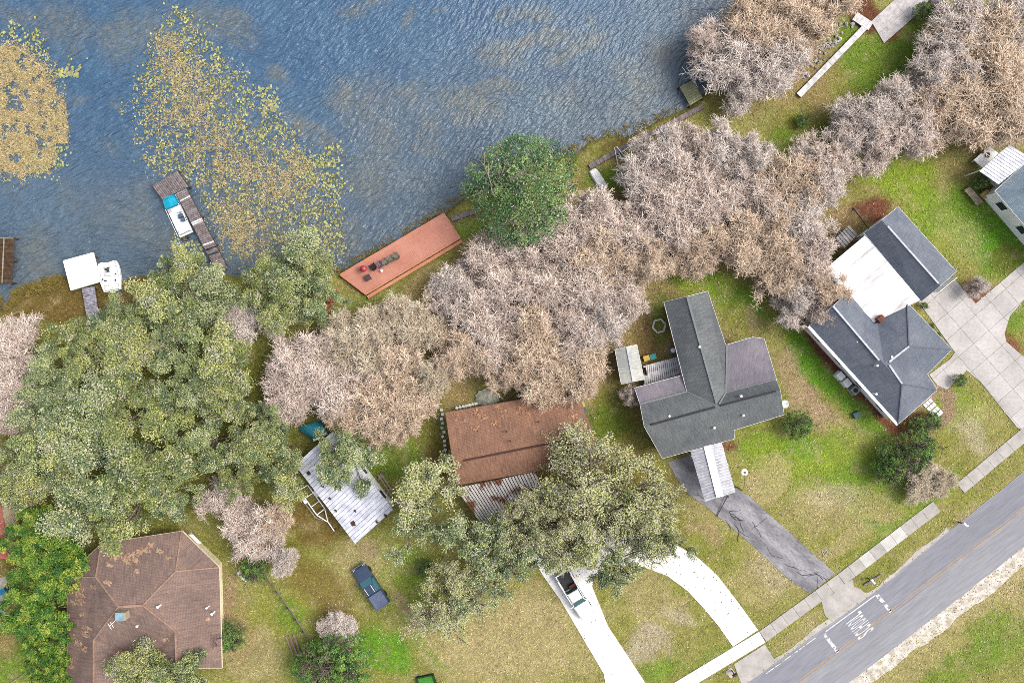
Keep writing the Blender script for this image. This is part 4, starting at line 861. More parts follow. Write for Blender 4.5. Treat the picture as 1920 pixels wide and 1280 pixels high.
mo = part('outboard_motor', loft([[(-hl - .1, -.16, .3), (-hl - .1, .16, .3), (-hl - .1, .14, .75), (-hl - .1, -.14, .75)], [(-hl - .42, -.15, .3), (-hl - .42, .15, .3), (-hl - .42, .1, .72), (-hl - .42, -.1, .72)]]), M['dark'], pb, local=True)
part('motor_leg', box(-hl - .25, 0, .0, .14, .08, .7), M['dark'], mo, local=True)
part('transom_arc', tube([(-hl - .05, .75, .3), (-hl - .45, .6, .3), (-hl - .62, .2, .3)], .05, 6), M['dark'], pb, local=True)

bh = thing('white_dock_platform', 'square white painted dock platform at the end of the flaking grey walkway', 'dock', P(153, 510, WZ))
zt = .85; A, B, C_, D_ = P(119, 489, zt), P(174, 474, zt), P(187, 528, zt), P(133, 544, zt)
strips(bh, 'deck_board', A, B, C_, D_, 14, .06, plain('bright_white_boards', (.74, .74, .74), (.42, .42, .44), 1.1, .6, bump=.02, fine=.06, lo=.62, hi=.8), .006)
for q0, q1 in ((A, B), (B, C_), (C_, D_), (D_, A)): part('edge_trim', beam(q0 - UP * .08, q1 - UP * .08, .1, .2), M['trim'], bh)
for q in inset([A, B, C_, D_], .3) + [(A + B + C_ + D_) / 4]: part('pile', tube([(q.x, q.y, -1.9), (q.x, q.y, zt - .06)], .12, 7), M['brown_wood'], bh)
wk = thing('flaking_grey_walkway', 'walkway of flaking grey white boards from the shore to the white dock platform', 'walkway', P(170, 565, WZ))
a, b_, c_, d_ = P(153, 541, .45), P(177, 536, .45), P(186, 600, .45), P(164, 602, .45)
strips(wk, 'plank', a, d_, c_, b_, 22, .05, M['grey_white_wood'], .02, .012)
for q0, q1 in ((a, d_), (b_, c_)): part('stringer', beam(q0 - UP * .12, q1 - UP * .12, .09, .14), M['brown_wood'], wk)
piles(wk, [lerp(a, d_, .1), lerp(b_, c_, .1), lerp(a, d_, .7), lerp(b_, c_, .7)], .4, M['brown_wood'])
loc, rz, L = local_frame((203, 492), (213, 545))
db = thing('white_deck_boat', 'white deck boat with scattered fittings moored against the white dock platform', 'boat', (loc.x, loc.y, WZ), rotz=rz)
wh = plain('white_gelcoat', (.74, .74, .75), (.66, .66, .68), 1.2, .35, spec=.5, bump=0, fine=.05); hl = L / 2
prof = [(-hl, 1.0), (-hl * .3, 1.25), (hl * .4, 1.28), (hl * .8, 1.2), (hl, 1.05)]
part('hull', loft([[(x, -w_, .62), (x, -w_ * .9, .1), (x, -w_ * .4, -.3), (x, w_ * .4, -.3), (x, w_ * .9, .1), (x, w_, .62), (x, w_ * .86, .66), (x, w_ * .84, .36), (x, -w_ * .84, .36), (x, -w_ * .86, .66)] for x, w_ in prof]), wh, db, local=True)
part('bow_deck', prism([(hl - .55, -1.0, .58), (hl + .06, -.75, .6), (hl - .05, -.15, .6), (hl - .05, .15, .6), (hl + .1, .8, .6), (hl - .55, 1.05, .58)], .1, None), wh, db, local=True)
for s_ in (-1, 1):
    part('side_bench', box(-.2, s_ * .82, .5, 1.5, .36, .26), wh, db, local=True)
cs = part('console', loft([[(.1, -.3, .36), (.1, .3, .36), (.1, .25, .9), (.1, -.25, .9)], [(.55, -.35, .36), (.55, .35, .36), (.55, .3, .75), (.55, -.3, .75)]]), wh, db, local=True)
part('windscreen', box(.5, 0, .9, .05, .6, .3), M['glass'], cs, local=True)
for x_, y_ in ((.9, .35), (.75, .1), (1.0, .05), (.15, -.75), (-.55, -.6), (-.4, .65), (-.2, .85)): part('fitting', lathe([(.1, .36), (.12, .62), (.06, .7)], 7, x_, y_), M['dark'], db, local=True)
part('stern_seat', box(-hl + .35, 0, .5, .45, 1.5, .3), wh, db, local=True)
part('outboard_motor', loft([[(-hl - .02, -.18, .3), (-hl - .02, .18, .3), (-hl - .02, .15, .85), (-hl - .02, -.15, .85)], [(-hl - .4, -.16, .2), (-hl - .4, .16, .2), (-hl - .4, .1, .8), (-hl - .4, -.1, .8)]]), M['trim'], db, local=True)

bd_ = thing('dark_brown_dock', 'dark brown timber dock standing alone in the water apart from the white dock platform', 'dock', P(5, 488, WZ))
a, b_, c_, d_ = P(-40, 446, .35), P(27, 447, .35), P(22, 530, .35), P(-40, 532, .35)
strips(bd_, 'plank', a, d_, c_, b_, 34, .05, M['brown_wood'], .02, .012)
part('edge_rail', beam(lerp(a, b_, .72) + UP * .06, lerp(d_, c_, .72) + UP * .06, .1, .08), M['pale_wood'], bd_); part('edge_rail', beam(a + UP * .05, b_ + UP * .05, .1, .08), M['pale_wood'], bd_)
piles(bd_, [a, b_, c_, d_, lerp(b_, c_, .5)], .45, M['brown_wood'])

td = thing('terracotta_deck', 'long terracotta painted deck on the lake shore with chairs on it', 'deck', P(752, 476))
z = .55; A, B, C_, D_ = P(637, 515, z), P(832, 400, z), P(863, 446, z), P(686, 552, z)
strips(td, 'deck_board', A, D_, C_, B, 26, .05, M['terracotta'], .008)
for q0, q1 in ((A, B), (B, C_), (C_, D_), (D_, A)): part('edge_board', beam(q0 - UP * .1, q1 - UP * .1, .12, .24), M['terracotta_trim'], td)
off = (P(686, 552, 0) - P(683.5, 547, 0))
part('step', prism([D_ + Vector((.05, -.14, 0)), C_ + Vector((.08, -.14, 0)), C_ + Vector((.26, -.46, 0)), D_ + Vector((.23, -.46, 0))], -.02, .3), M['terracotta_trim'], td)
piles(td, [lerp(A, B, t_) for t_ in (.02, .25, .5, .75, .98)], .4, M['brown_wood']); piles(td, [lerp(D_, C_, t_) for t_ in (.02, .33, .66, .98)], .4, M['brown_wood'])
tw = thing('terracotta_steps', 'short terracotta painted walkway half hidden under the oaks', 'walkway', P(615, 570))
z = .5; strips(tw, 'deck_board', P(618, 545, z), P(632, 540, z), P(622, 590, z), P(605, 592, z), 7, .05, plain('red_deck_paint', c(206, 118, 92), c(186, 100, 80), 1, .8, orand=.05), .01)
for q in (P(618, 547), P(630, 543), P(620, 588), P(608, 590)): part('post', box(q.x, q.y, .22, .1, .1, .5), M['terracotta_trim'], tw)

def lounge(name, label, u, v, rz, m, z, sc=1.0, group=None):
    t = thing(name, label, 'chair', (*P(u, v, z)[:2], z), group, rotz=rz)
    t.scale = (sc,) * 3
    for k in range(5): part('seat_slat', box(-.22 + k * .11, 0, .36 - .01 * k, .09, .56, .03), m, t, local=True)
    for k in range(4): part('back_slat', merge(([(-.26, -.25 + k * .13, .36), (-.26, -.14 + k * .13, .36), (-.62, -.14 + k * .13, .98), (-.62, -.25 + k * .13, .98), (-.29, -.25 + k * .13, .34), (-.29, -.14 + k * .13, .34), (-.65, -.14 + k * .13, .96), (-.65, -.25 + k * .13, .96)], [[0, 1, 2, 3], [7, 6, 5, 4], [0, 4, 5, 1], [2, 6, 7, 3], [1, 5, 6, 2], [3, 7, 4, 0]])), m, t, local=True)
    for s_ in (-1, 1):
        part('armrest', box(-.02, s_ * .33, .56, .66, .1, .03), m, t, local=True)
        part('leg', box(.26, s_ * .3, .28, .06, .05, .56), m, t, local=True); part('leg', box(-.3, s_ * .3, .28, .06, .05, .56), m, t, local=True)
    return t
g1, g2, g3 = plain('grey_green_chair', c(158, 150, 132), c(130, 124, 108), 3), plain('mauve_grey_chair', c(150, 128, 136), c(124, 104, 112), 3), plain('black_chair', c(52, 48, 56), c(36, 34, 40), 3)
fa = math.radians(125)
lounge('deck_chair', 'black slatted chair on the terracotta deck beside the red kettle grill', 700, 500, fa, g3, .55)
lounge('deck_chair', 'mauve grey slatted chair on the terracotta deck, next to the black chair', 712, 495, fa, g2, .55)
lounge('deck_chair', 'grey green slatted chair on the terracotta deck, in the middle of the row', 723, 490, fa + .2, g1, .55)
lounge('deck_chair', 'grey green slatted chair on the terracotta deck, last but one from the grill', 734, 484, fa - .1, g1, .55)
lounge('deck_chair', 'grey green slatted chair on the terracotta deck, farthest from the grill', 743, 480, fa + .1, g1, .55)
gr = thing('kettle_grill', 'red kettle grill standing on the terracotta deck', 'grill', (*P(684, 505, .55)[:2], .55)); q = P(684, 505, .55)
part('bowl', lathe([(.1, 1.0), (.26, 1.08), (.38, 1.25), (.4, 1.38), (.34, 1.55), (.16, 1.66), (.03, 1.68)], 14, q.x, q.y), plain('red_enamel', c(206, 70, 84), c(180, 52, 66), 3, .35, spec=.5), gr, smooth=True)
for k in range(3): an_ = k * 2.094; part('leg', tube([(q.x + .18 * math.cos(an_), q.y + .18 * math.sin(an_), 1.1), (q.x + .32 * math.cos(an_), q.y + .32 * math.sin(an_), .55)], .025, 5), M['steel'], gr)
part('handle', tube([(q.x - .08, q.y, 1.67), (q.x, q.y, 1.75), (q.x + .08, q.y, 1.67)], .02, 5), M['dark'], gr)
tb = thing('square_deck_table', 'small dark square table on the terracotta deck', 'table', (*P(691, 521, .55)[:2], .55), rotz=.5)
part('top', box(0, 0, .44, .66, .66, .04), plain('dark_grey_top', c(96, 82, 84), c(76, 64, 68), 4), tb, local=True)
for sx in (-1, 1):
    for sy in (-1, 1): part('leg', box(sx * .28, sy * .28, .22, .05, .05, .45), M['dark'], tb, local=True)
st_ = thing('white_stool', 'little round white stool on the terracotta deck', 'stool', (*P(717, 508, .55)[:2], .55))
part('seat', lathe([(.16, .38), (.17, .42), (.14, .44)], 10, 0, 0), M['white'], st_, local=True)
for k in range(3): part('leg', tube([(.12 * math.cos(k * 2.1), .12 * math.sin(k * 2.1), .39), (.16 * math.cos(k * 2.1), .16 * math.sin(k * 2.1), 0)], .02, 5), M['trim'], st_, local=True)

# sea walls and shore boardwalks
def boardwalk(name, label, cat, pts, wd, z, m, n_per=2.2, th=.08):
    t = thing(name, label, cat, P(*pts[0]))
    for i in range(len(pts) - 1):
        a, b_ = P(*pts[i], z), P(*pts[i + 1], z); d = (b_ - a).normalized(); s_ = Vector((-d.y, d.x, 0)) * wd / 2
        k = max(1, int((b_ - a).length / (1 / n_per)))
        strips(t, 'plank', a - s_, b_ - s_, b_ + s_, a + s_, k, th, m, .02, .01)
        for e_ in (-1, 1): part('bearer', beam(a + s_ * e_ * .9 - UP * .14, b_ + s_ * e_ * .9 - UP * .14, .1, .14), M['brown_wood'], t)
        for e_ in (.02, .5, .98): q = lerp(a, b_, e_); part('pile', tube([(q.x, q.y, -1.2), (q.x, q.y, z - .1)], .09, 6), M['brown_wood'], t)
    return t
boardwalk('grey_sea_wall_walk', 'narrow grey plank walk leading from the terracotta deck to the round green tree', 'boardwalk', [(846, 411), (900, 393)], .55, .25, M['grey_wood'])
boardwalk('grey_shore_walk', 'narrow grey plank walk along the shore behind the upturned white boat', 'boardwalk', [(1105, 313), (1151, 287), (1188, 268), (1250, 236), (1318, 199)], .6, .25, M['grey_wood'])
boardwalk('white_shore_walk', 'straight white board walk along the lawn edge towards the patio', 'boardwalk', [(1498, 179), (1624, 49)], .68, .3, M['white_wood'], 1.2)
boardwalk('white_cross_walk', 'short white board landing at the corner of the patio', 'boardwalk', [(1603, 30), (1633, 50)], 1.05, .3, M['white_wood'], 2.6)
pl = thing('mossy_platform', 'square mossy pale green platform over the water under bare trees', 'platform', P(1296, 174, WZ))
a, b_, c_, d_ = P(1274, 163, .4), P(1298, 150, .4), P(1318, 184, .4), P(1294, 198, .4)
strips(pl, 'plank', a, d_, c_, b_, 9, .06, plain('mossy_boards', c(178, 178, 146), c(146, 148, 108), 1.5, .9, orand=.08), .03); piles(pl, [a, b_, c_, d_], .35, M['brown_wood'])

loc, rz, L = local_frame((1110, 319), (1134, 356), 0)
jb = thing('upturned_jon_boat', 'white upturned jon boat lying on the grass by the shore walk', 'boat', (loc.x, loc.y, 0), rotz=rz); hl = L / 2
part('hull', loft([[(x, -w_, -.02), (x, -w_ * .92, h_ * .7), (x, -w_ * .75, h_), (x, w_ * .75, h_), (x, w_ * .92, h_ * .7), (x, w_, -.02)] for x, w_, h_ in ((-hl, .5, .38), (-hl * .4, .56, .42), (hl * .4, .56, .42), (hl * .85, .48, .36), (hl, .42, .2))]), M['white_worn'], jb, local=True)
for y_ in (-.25, 0, .25): part('keel_strip', box(-.05, y_, .425, L * .75, .05, .03), M['trim'], jb, local=True)
af = thing('white_pipe_frame', 'collapsed white pipe frame lying across the shore walk', 'frame', P(1163, 290))
for q0, q1 in (((1152, 277), (1158, 306)), ((1156, 275), (1181, 306)), ((1166, 285), (1188, 270)), ((1158, 292), (1170, 297)), ((1160, 287), (1168, 300))): part('pipe', tube([P(*q0, .4), P(*q1, .36 if q1[1] < 290 else .05)], .055, 6), M['trim'], af)
# dark garden chairs at the patio corner
lounge('garden_chair', 'grey slatted garden chair at the edge of the patio', 1748, 8, 2.2, plain('slate_chair', c(128, 128, 140), c(96, 96, 108), 3), .0, 1.5)
lounge('garden_chair', 'white slatted garden chair beside the patio, next to a grey chair', 1758, 14, 2.4, M['white'], .0, 1.3)

# ------------------------------------------------------------------ vehicles
def wheel(root, x, y, r=.36, wd=.24):
    s_ = 1 if y > 0 else -1
    ty = part('wheel', ([Vector((x + p[0], y + p[2] * 1.0, r + p[1])) for p in lathe([(r * .62, -wd / 2), (r * .95, -wd / 2), (r, -wd * .3), (r, wd * .3), (r * .95, wd / 2), (r * .62, wd / 2)], 18)[0]], lathe([(1, 0)] * 6, 18)[1]), M['rubber'], root, local=True)
    part('rim', ([Vector((x + p[0], y + s_ * (wd / 2 - .03) + p[2], r + p[1])) for p in lathe([(.02, -.02), (r * .6, -.02), (r * .62, .02), (.05, .03)], 14)[0]], lathe([(1, 0)] * 4, 14)[1]), M['steel'], ty, local=True)

def pickup(name, label, front, back, paint, cover=None, rack=False):
    loc, rz, L = local_frame(front, back)
    t = thing(name, label, 'pickup truck', (loc.x, loc.y, .03), rotz=rz); k = L / 5.2
    X_ = lambda x: x * k
    secs = []
    for x, w_, zl, zt in ((2.55, .62, .45, .72), (2.45, .8, .4, .86), (2.1, .89, .38, .95), (1.0, .93, .36, 1.02), (.9, .93, .36, 1.02), (-.75, .93, .36, 1.0), (-.8, .93, .36, 1.0)):
        secs.append([(X_(x), -w_, zl + .12), (X_(x), -w_ * .92, zl), (X_(x), w_ * .92, zl), (X_(x), w_, zl + .12), (X_(x), w_, zt - .12), (X_(x), w_ * .88, zt), (X_(x), w_ * .4, zt + .035), (X_(x), -w_ * .4, zt + .035), (X_(x), -w_ * .88, zt), (X_(x), -w_, zt - .12)])
    body = part('body', loft(secs), paint, t, local=True)
    # hood with a raised centre panel
    part('hood', prism([(X_(1.05), -.74, 1.052), (X_(2.2), -.62, .965), (X_(2.4), -.3, .93), (X_(2.4), .3, .93), (X_(2.2), .62, .965), (X_(1.05), .74, 1.052)], .03, None), paint, body, local=True)
    # cargo bed: floor and three sides, open at the top
    bed = part('bed_floor', box(X_(-1.68), 0, .62, X_(1.76), 1.72, .1), M['dark'] if cover is None else paint, t, local=True)
    for s_ in (-1, 1): part('bed_side', loft([[(X_(x), s_ * (.93 - .13 * (s_ < 0) * 0) - s_ * .13, .42), (X_(x), s_ * .93, .42), (X_(x), s_ * .93, .98), (X_(x), s_ * .9, 1.03), (X_(x), s_ * .8, 1.03)] for x in (-2.5, -.82)]) , paint, t, local=True)
    tg = part('tailgate', box(X_(-2.53), 0, .74, .1, 1.78, .56), paint, t, local=True)
    if cover: part('bed_cover', prism([(X_(-2.48), -.82, 1.05), (X_(-.86), -.82, 1.06), (X_(-.86), .82, 1.06), (X_(-2.48), .82, 1.05)], .05, None), cover, t, local=True)
    # cab
    base, top = [(1.02, .86), (-.78, .88)], [(.35, .66), (-.6, .68)]
    cab = part('cab_roof', loft([[(X_(.38), -.66, 1.56), (X_(.38), .66, 1.56), (X_(.3), .6, 1.63), (X_(.3), -.6, 1.63)], [(X_(-.62), -.68, 1.56), (X_(-.62), .68, 1.56), (X_(-.56), .6, 1.63), (X_(-.56), -.6, 1.63)]]), paint, t, local=True)
    quad = lambda a, b2, c2, d2: prism([a, b2, c2, d2], .02, None)
    def pane(nm, pts):
        n_ = (Vector(pts[1]) - Vector(pts[0])).cross(Vector(pts[2]) - Vector(pts[0])).normalized() * .02
        V = [Vector(p) for p in pts] + [Vector(p) - n_ for p in pts]
        return part(nm, (V, [[0, 1, 2, 3], [7, 6, 5, 4], [0, 4, 5, 1], [1, 5, 6, 2], [2, 6, 7, 3], [3, 7, 4, 0]]), GL, t, local=True)
    GL = NB('tinted_glass').done(c(60, 130, 140) if cover else c(70, 110, 110), .06, .7)
    pane('windscreen', [(X_(1.0), -.8, 1.04), (X_(1.0), .8, 1.04), (X_(.38), .64, 1.57), (X_(.38), -.64, 1.57)])
    pane('rear_window', [(X_(-.78), .8, 1.02), (X_(-.78), -.8, 1.02), (X_(-.62), -.64, 1.57), (X_(-.62), .64, 1.57)])
    for s_ in (-1, 1):
        pane('side_window', [(X_(.95), s_ * .87, 1.03), (X_(-.76), s_ * .88, 1.02), (X_(-.6), s_ * .69, 1.57), (X_(.36), s_ * .67, 1.57)][::s_])
        part('roof_pillar', beam((X_(1.0), s_ * .86, 1.03), (X_(.37), s_ * .67, 1.58), .06, .06), paint, cab, local=True); part('roof_pillar', beam((X_(-.78), s_ * .87, 1.02), (X_(-.61), s_ * .68, 1.58), .07, .08), paint, cab, local=True)
        part('mirror', box(X_(.82), s_ * 1.06, 1.12, .12, .24, .16), paint, t, local=True)
        part('headlight', box(X_(2.44), s_ * .62, .74, .14, .3, .18), NB('headlight').done((.7, .7, .68), .1, .6), t, local=True); part('tail_light', box(X_(-2.57), s_ * .82, .8, .06, .14, .3), NB('tail_light').done((.35, .02, .02), .2, .5), t, local=True)
        for x_ in (1.65, -1.6): wheel(t, X_(x_), s_ * .82)
    part('front_bumper', box(X_(2.56), 0, .5, .14, 1.7, .2), M['steel'], t, local=True); part('rear_bumper', box(X_(-2.64), 0, .5, .14, 1.75, .2), M['steel'], t, local=True)
    part('roof_panel', box(X_(-.13), 0, 1.645, X_(.5), .5, .02), paint, cab, local=True)
    return t
blue = plain('dark_blue_paint', (.026, .042, .078), (.022, .036, .07), 2, .28, spec=.6, bump=0, fine=.06)
bt = pickup('blue_pickup_truck', 'dark blue pickup truck with a covered bed parked on the dry grass', (674, 1058), (721, 1131), blue, cover=plain('slate_bed_cover', c(120, 132, 160), c(104, 116, 146), 2, .7, fine=.08))
for s_ in (-1, 1): part('roof_rack_bar', box(-.14, s_ * .42, 1.68, .9, .05, .04), M['trim'], bt, local=True)
wt = pickup('white_pickup_truck', 'white pickup truck with an open bed standing in the white concrete drive under the oak', (1102, 1151), (1052, 1068), plain('white_car_paint', (.66, .67, .68), (.58, .59, .6), 2, .3, spec=.5, bump=0, fine=.04))
for s_ in (-1, 1): part('ladder_rack_rail', tube([(-2.6, s_ * .86, 1.68), (.4, s_ * .8, 1.72)], .05, 6), M['trim'], wt, local=True)
for x_ in (-2.5, -.9):
    for s_ in (-1, 1): part('rack_post', tube([(x_, s_ * .86, 1.0), (x_, s_ * .86, 1.68)], .04, 6), M['trim'], wt, local=True)
part('toolbox', box(-1.1, .3, .9, .4, .8, .35), plain('rusty_red_box', c(120, 66, 58), c(90, 50, 46), 4), wt, local=True)

tr = thing('boat_trailer', 'empty white boat trailer frame parked beside the metal-roofed cabin', 'trailer', P(590, 945))
z = .62; A, B, C_, D_ = P(561, 918, z), P(577, 909, z), P(609, 953, z), P(594, 965, z); T1, T2 = P(615, 978, z), P(627, 995, .5)
part('frame', merge(*[beam(a, b_, .1, .1) for a, b_ in ((A, B), (A, D_), (B, C_), (D_, T1), (C_, T1), (D_, C_), (T1, T2))]), M['white'], tr)
for f_ in (.33, .68): part('cross_member', beam(lerp(A, D_, f_), lerp(B, C_, f_), .08, .07), M['white'], tr)
dr = (D_ - A).normalized(); sd_ = Vector((dr.y, -dr.x, 0)) * -1; sd_ = (A - B).normalized()
part('guide_rail', beam(A + sd_ * .35 + dr * .3, D_ + sd_ * .3 + dr * .2, .07, .07), M['steel'], tr); part('guide_rail', beam(D_ + sd_ * .3 + dr * .2, T1, .06, .06), M['steel'], tr)
for f_, base_ in ((.38, A), (.38, B)):
    for dd_ in (0,):
        q = lerp(base_, base_ + (D_ - A), f_) + (sd_ if base_ is A else -sd_) * .22; an_ = math.atan2(dr.y, dr.x)
        Vw, Fw = lathe([(.2, -.1), (.3, -.1), (.33, -.05), (.33, .05), (.3, .1), (.2, .1)], 14)
        wv_ = part('wheel', ([Vector((q.x, q.y, .33)) + dr * v.x + UP * v.y + sd_ * v.z for v in Vw], Fw), M['rubber'], tr)
        part('mudguard', prism([q + dr * .4 - sd_ * .14 + UP * .1, q + dr * .4 + sd_ * .14 + UP * .1, q - dr * .4 + sd_ * .14 + UP * .1, q - dr * .4 - sd_ * .14 + UP * .1], .04, None), M['white'], tr)
part('jockey_wheel', lathe([(.1, -.02), (.12, .12), (.03, .16), (.03, .5)], 8, T2.x, T2.y), M['dark'], tr)

# ------------------------------------------------------------------ small yard things
def bin_(label, u, v, body, lid, rz=.3):
    t = thing('wheelie_bin', label, 'bin', P(u, v), 'wheeled bins', rotz=rz)
    part('body', loft([[(-.24, -.22, .06), (.24, -.22, .06), (.24, .22, .06), (-.24, .22, .06)], [(-.32, -.3, .98), (.32, -.3, .98), (.32, .3, .98), (-.32, .3, .98)]]), body, t, local=True)
    part('lid', prism([(-.34, -.32, 1.02), (.36, -.3, 1.05), (.36, .3, 1.05), (-.34, .32, 1.02)], .05, None), lid, t, local=True)
    for s_ in (-1, 1): part('wheel', tube([(-.26, s_ * .24, .1), (-.26, s_ * .32, .1)], .1, 10), M['rubber'], t, local=True)
    part('handle', tube([(-.36, -.22, .98), (-.4, 0, .98), (-.36, .22, .98)], .025, 5), M['dark'], t, local=True)
yl, tl, gn, bl = plain('yellow_lid', c(240, 204, 90), c(220, 180, 70), 4, .5), plain('teal_lid', c(50, 168, 166), c(36, 140, 146), 4, .5), plain('dark_green_bin', c(60, 84, 66), c(46, 66, 52), 4, .5), plain('blue_lid', c(40, 160, 200), c(30, 130, 176), 4, .5)
bin_('yellow lidded bin between shed and white board deck', 1209, 671, gn, yl); bin_('teal lidded bin beside the yellow lidded bin at the white board deck', 1221, 668, gn, tl)
bin_('pale yellow lidded bin at the end of the rust brown house', 1089, 757, gn, plain('pale_yellow_lid', c(240, 226, 150), c(220, 204, 130), 4, .5)); bin_('grey teal lidded bin at the end of the rust brown house', 1093, 768, gn, plain('grey_teal_lid', c(90, 136, 136), c(76, 116, 118), 4, .5))
bin_('bright blue lidded bin beside the bright green bamboo', 16, 1103, plain('blue_bin', c(30, 110, 160), c(24, 90, 136), 4, .5), bl)
wtk = thing('round_water_barrel', 'round pale blue and white barrel against the grey house wall', 'barrel', P(1259, 657)); q = P(1259, 657)
part('drum', lathe([(.3, -.02), (.36, .3), (.36, .7), (.3, 1.0)], 14, q.x, q.y), plain('pale_blue_drum', c(150, 190, 220), c(120, 160, 196), 3, .5), wtk); part('cap', lathe([(.26, .98), (.26, 1.04), (.1, 1.08)], 12, q.x - .06, q.y + .05), M['trim'], wtk)
hx = thing('hexagonal_bed_edging', 'white hexagonal timber edging lying on the lawn by the grey house', 'garden bed', P(1235, 611)); q = P(1235, 611)
hp_ = [Vector((q.x + .78 * math.cos(a_ + .25), q.y + .78 * math.sin(a_ + .25) * 1.05, .14)) for a_ in np.linspace(0, 2 * math.pi, 7)[:6]]
for k in range(6): part('edging_board', beam(hp_[k], hp_[(k + 1) % 6], .19, .28), plain('pale_edging', c(246, 246, 226, .6), c(226, 226, 206, .6), 3), hx)
lp = thing('yard_lamp', 'lamp post with round white head and curved arm beside the carport', 'lamp post', P(1380, 912)); a = P(1380, 912)
pl_ = [a + UP * -.03, a + UP * 2.4]; part('post', tube(pl_, [.09, .07], 8), M['pale_wood'], lp)
e_ = P(1396, 885, 3.0); part('arm', tube([a + UP * 2.35, lerp(a + UP * 2.9, e_, .5) + UP * .2, e_], .06, 6), M['pale_wood'], lp); hd_ = part('lamp_head', lathe([(.1, 2.82), (.36, 2.9), (.4, 3.0), (.3, 3.08), (.1, 3.14)], 12, e_.x, e_.y), M['trim'], lp); part('lamp_cap', lathe([(.14, 3.1), (.12, 3.2)], 8, e_.x, e_.y), M['grey_wood'], hd_)
gt = thing('dark_pole_gate', 'dark pole lying across the top of the asphalt drive', 'pole', P(1357, 950)); part('pole', tube([P(1364, 930, .35), P(1344, 968, .12)], .05, 6), M['dark'], gt); part('bracket', box(*P(1364, 930)[:2], .18, .12, .12, .42), M['dark'], gt)
for (u, v), lb, m in (((1571, 704), 'white box shaped air conditioner, farthest from the mulch corner of the slate house', M['white']), ((1583, 717), 'white box shaped air conditioner in the middle of three at the slate house wall', M['white']), ((1598, 731), 'grey air conditioner with a round fan grille at the slate house wall', M['steel'])):
    t = thing('air_conditioner', lb, 'air conditioner', P(u, v), 'cooling units at the slate house', rotz=math.radians(-49)); part('case', box(0, 0, .38, .85, .75, .8), m, t, local=True); part('fan_grille', lathe([(.28, .775), (.28, .8), (.1, .82)], 14, 0, 0), M['dark'] if m is M['steel'] else M['trim'], t, local=True); part('base_pad', box(0, 0, .0, 1.0, .9, .08), M['concrete'], t, local=True)
ub = thing('utility_box', 'low green utility box in the lawn near the slate house', 'utility box', P(1604, 777), rotz=.5); gm = plain('utility_green', c(92, 130, 124), c(76, 110, 106), 3); part('case', box(0, 0, .2, .75, .65, .44), gm, ub, local=True); part('lid', prism([(-.4, -.35, .46), (.4, -.35, .46), (.4, .35, .46), (-.4, .35, .46)], .05, None), gm, ub, local=True)
def mailbox(label, u, v, rz, m, post=M['brown_wood']):
    t = thing('mailbox', label, 'mailbox', P(u, v), 'roadside mailboxes', rotz=rz); part('post', box(0, 0, .5, .12, .12, 1.05), post, t, local=True)
    part('box', loft([[(x, -.14, 1.02), (x, .14, 1.02), (x, .14, 1.18), (x, .08, 1.28), (x, -.08, 1.28), (x, -.14, 1.18)] for x in (-.3, .3)]), m, t, local=True); part('flag', box(.1, .16, 1.22, .16, .02, .1), plain('red_flag', c(190, 50, 40), c(160, 40, 34), 4), t, local=True); part('crossbar', box(0, 0, .98, .6, .1, .06), post, t, local=True)
mailbox('dark mailbox on a pale slab beside the white concrete drive apron', 1372, 1256, .6, M['dark']); mailbox('white mailbox on a post across the verge from the garden palm', 1798, 978, -.65, M['white']); mailbox('white mailbox at the road edge beside a fallen log', 1627, 1083, -.9, M['white'])
pdm = thing('mailbox_slab', 'small square pale concrete slab under the dark mailbox', 'slab', P(1368, 1259)); part('slab', prism(px([(1360, 1258), (1371, 1250), (1378, 1260), (1367, 1268)]), -.02, .05), M['concrete'], pdm); part('edge_strip', prism(px([(1367, 1268), (1378, 1260), (1380, 1263), (1369, 1271)]), -.02, .03), M['shell'], pdm)
lg = thing('fallen_log', 'short grey fallen log on the verge beside a white mailbox', 'log', P(1635, 1087)); part('log', tube([P(1620, 1096, .1), P(1634, 1088, .12), P(1652, 1076, .1)], [.1, .12, .08], 7), M['grey_wood'], lg); part('branch_stub', tube([P(1636, 1087, .14), P(1640, 1079, .25)], [.06, .03], 6), M['grey_wood'], lg)
mc = thing('meter_cover', 'dark metal meter cover in the grass beside the asphalt drive', 'meter cover', P(1547, 1035), rotz=.4); part('rim', box(0, 0, .02, .62, .5, .08), M['concrete'], mc, local=True)
for k in range(3): part('grate_bar', box(-.16 + k * .16, 0, .065, .09, .38, .03), M['dark'], mc, local=True)
# fence of grey rails
fe = thing('low_rail_fence', 'low grey timber rail fence between the two yards beside the hip-roofed house', 'fence', P(545, 1140))
FP = [(500, 1082), (520, 1108), (541, 1138), (556, 1160), (570, 1182), (584, 1204)]
for i, q in enumerate(FP): p = P(*q); part('post', box(p.x, p.y, .4, .12, .12, .88), M['grey_wood'], fe)
for i in range(len(FP) - 1):
    for hz_ in (.35, .72): part('rail', beam(P(*FP[i], hz_), P(*FP[i + 1], hz_), .06, .12), M['grey_wood'], fe)
pk = thing('plank_pile', 'three reddish grey planks lying side by side on the dry lawn', 'planks', P(547, 1207))
for k in range(3): part('plank', beam(P(536 + k * 7, 1192 - k * 2, .08), P(549 + k * 7, 1226 - k * 2, .08), .2, .1), plain('pinkish_plank', c(184, 160, 146), c(150, 124, 112), 3), pk)
wc = thing('white_garden_chair', 'tipped over white plastic chair beside a shrub near the hip-roofed house', 'chair', P(455, 1079), rotz=-1.0)
part('seat', box(0, 0, .25, .5, .08, .5), M['white'], wc, local=True); part('backrest', prism([(-.75, -.3, .12), (-.2, -.34, .16), (-.2, .3, .16), (-.75, .18, .12)], .05, None), M['white'], wc, local=True)
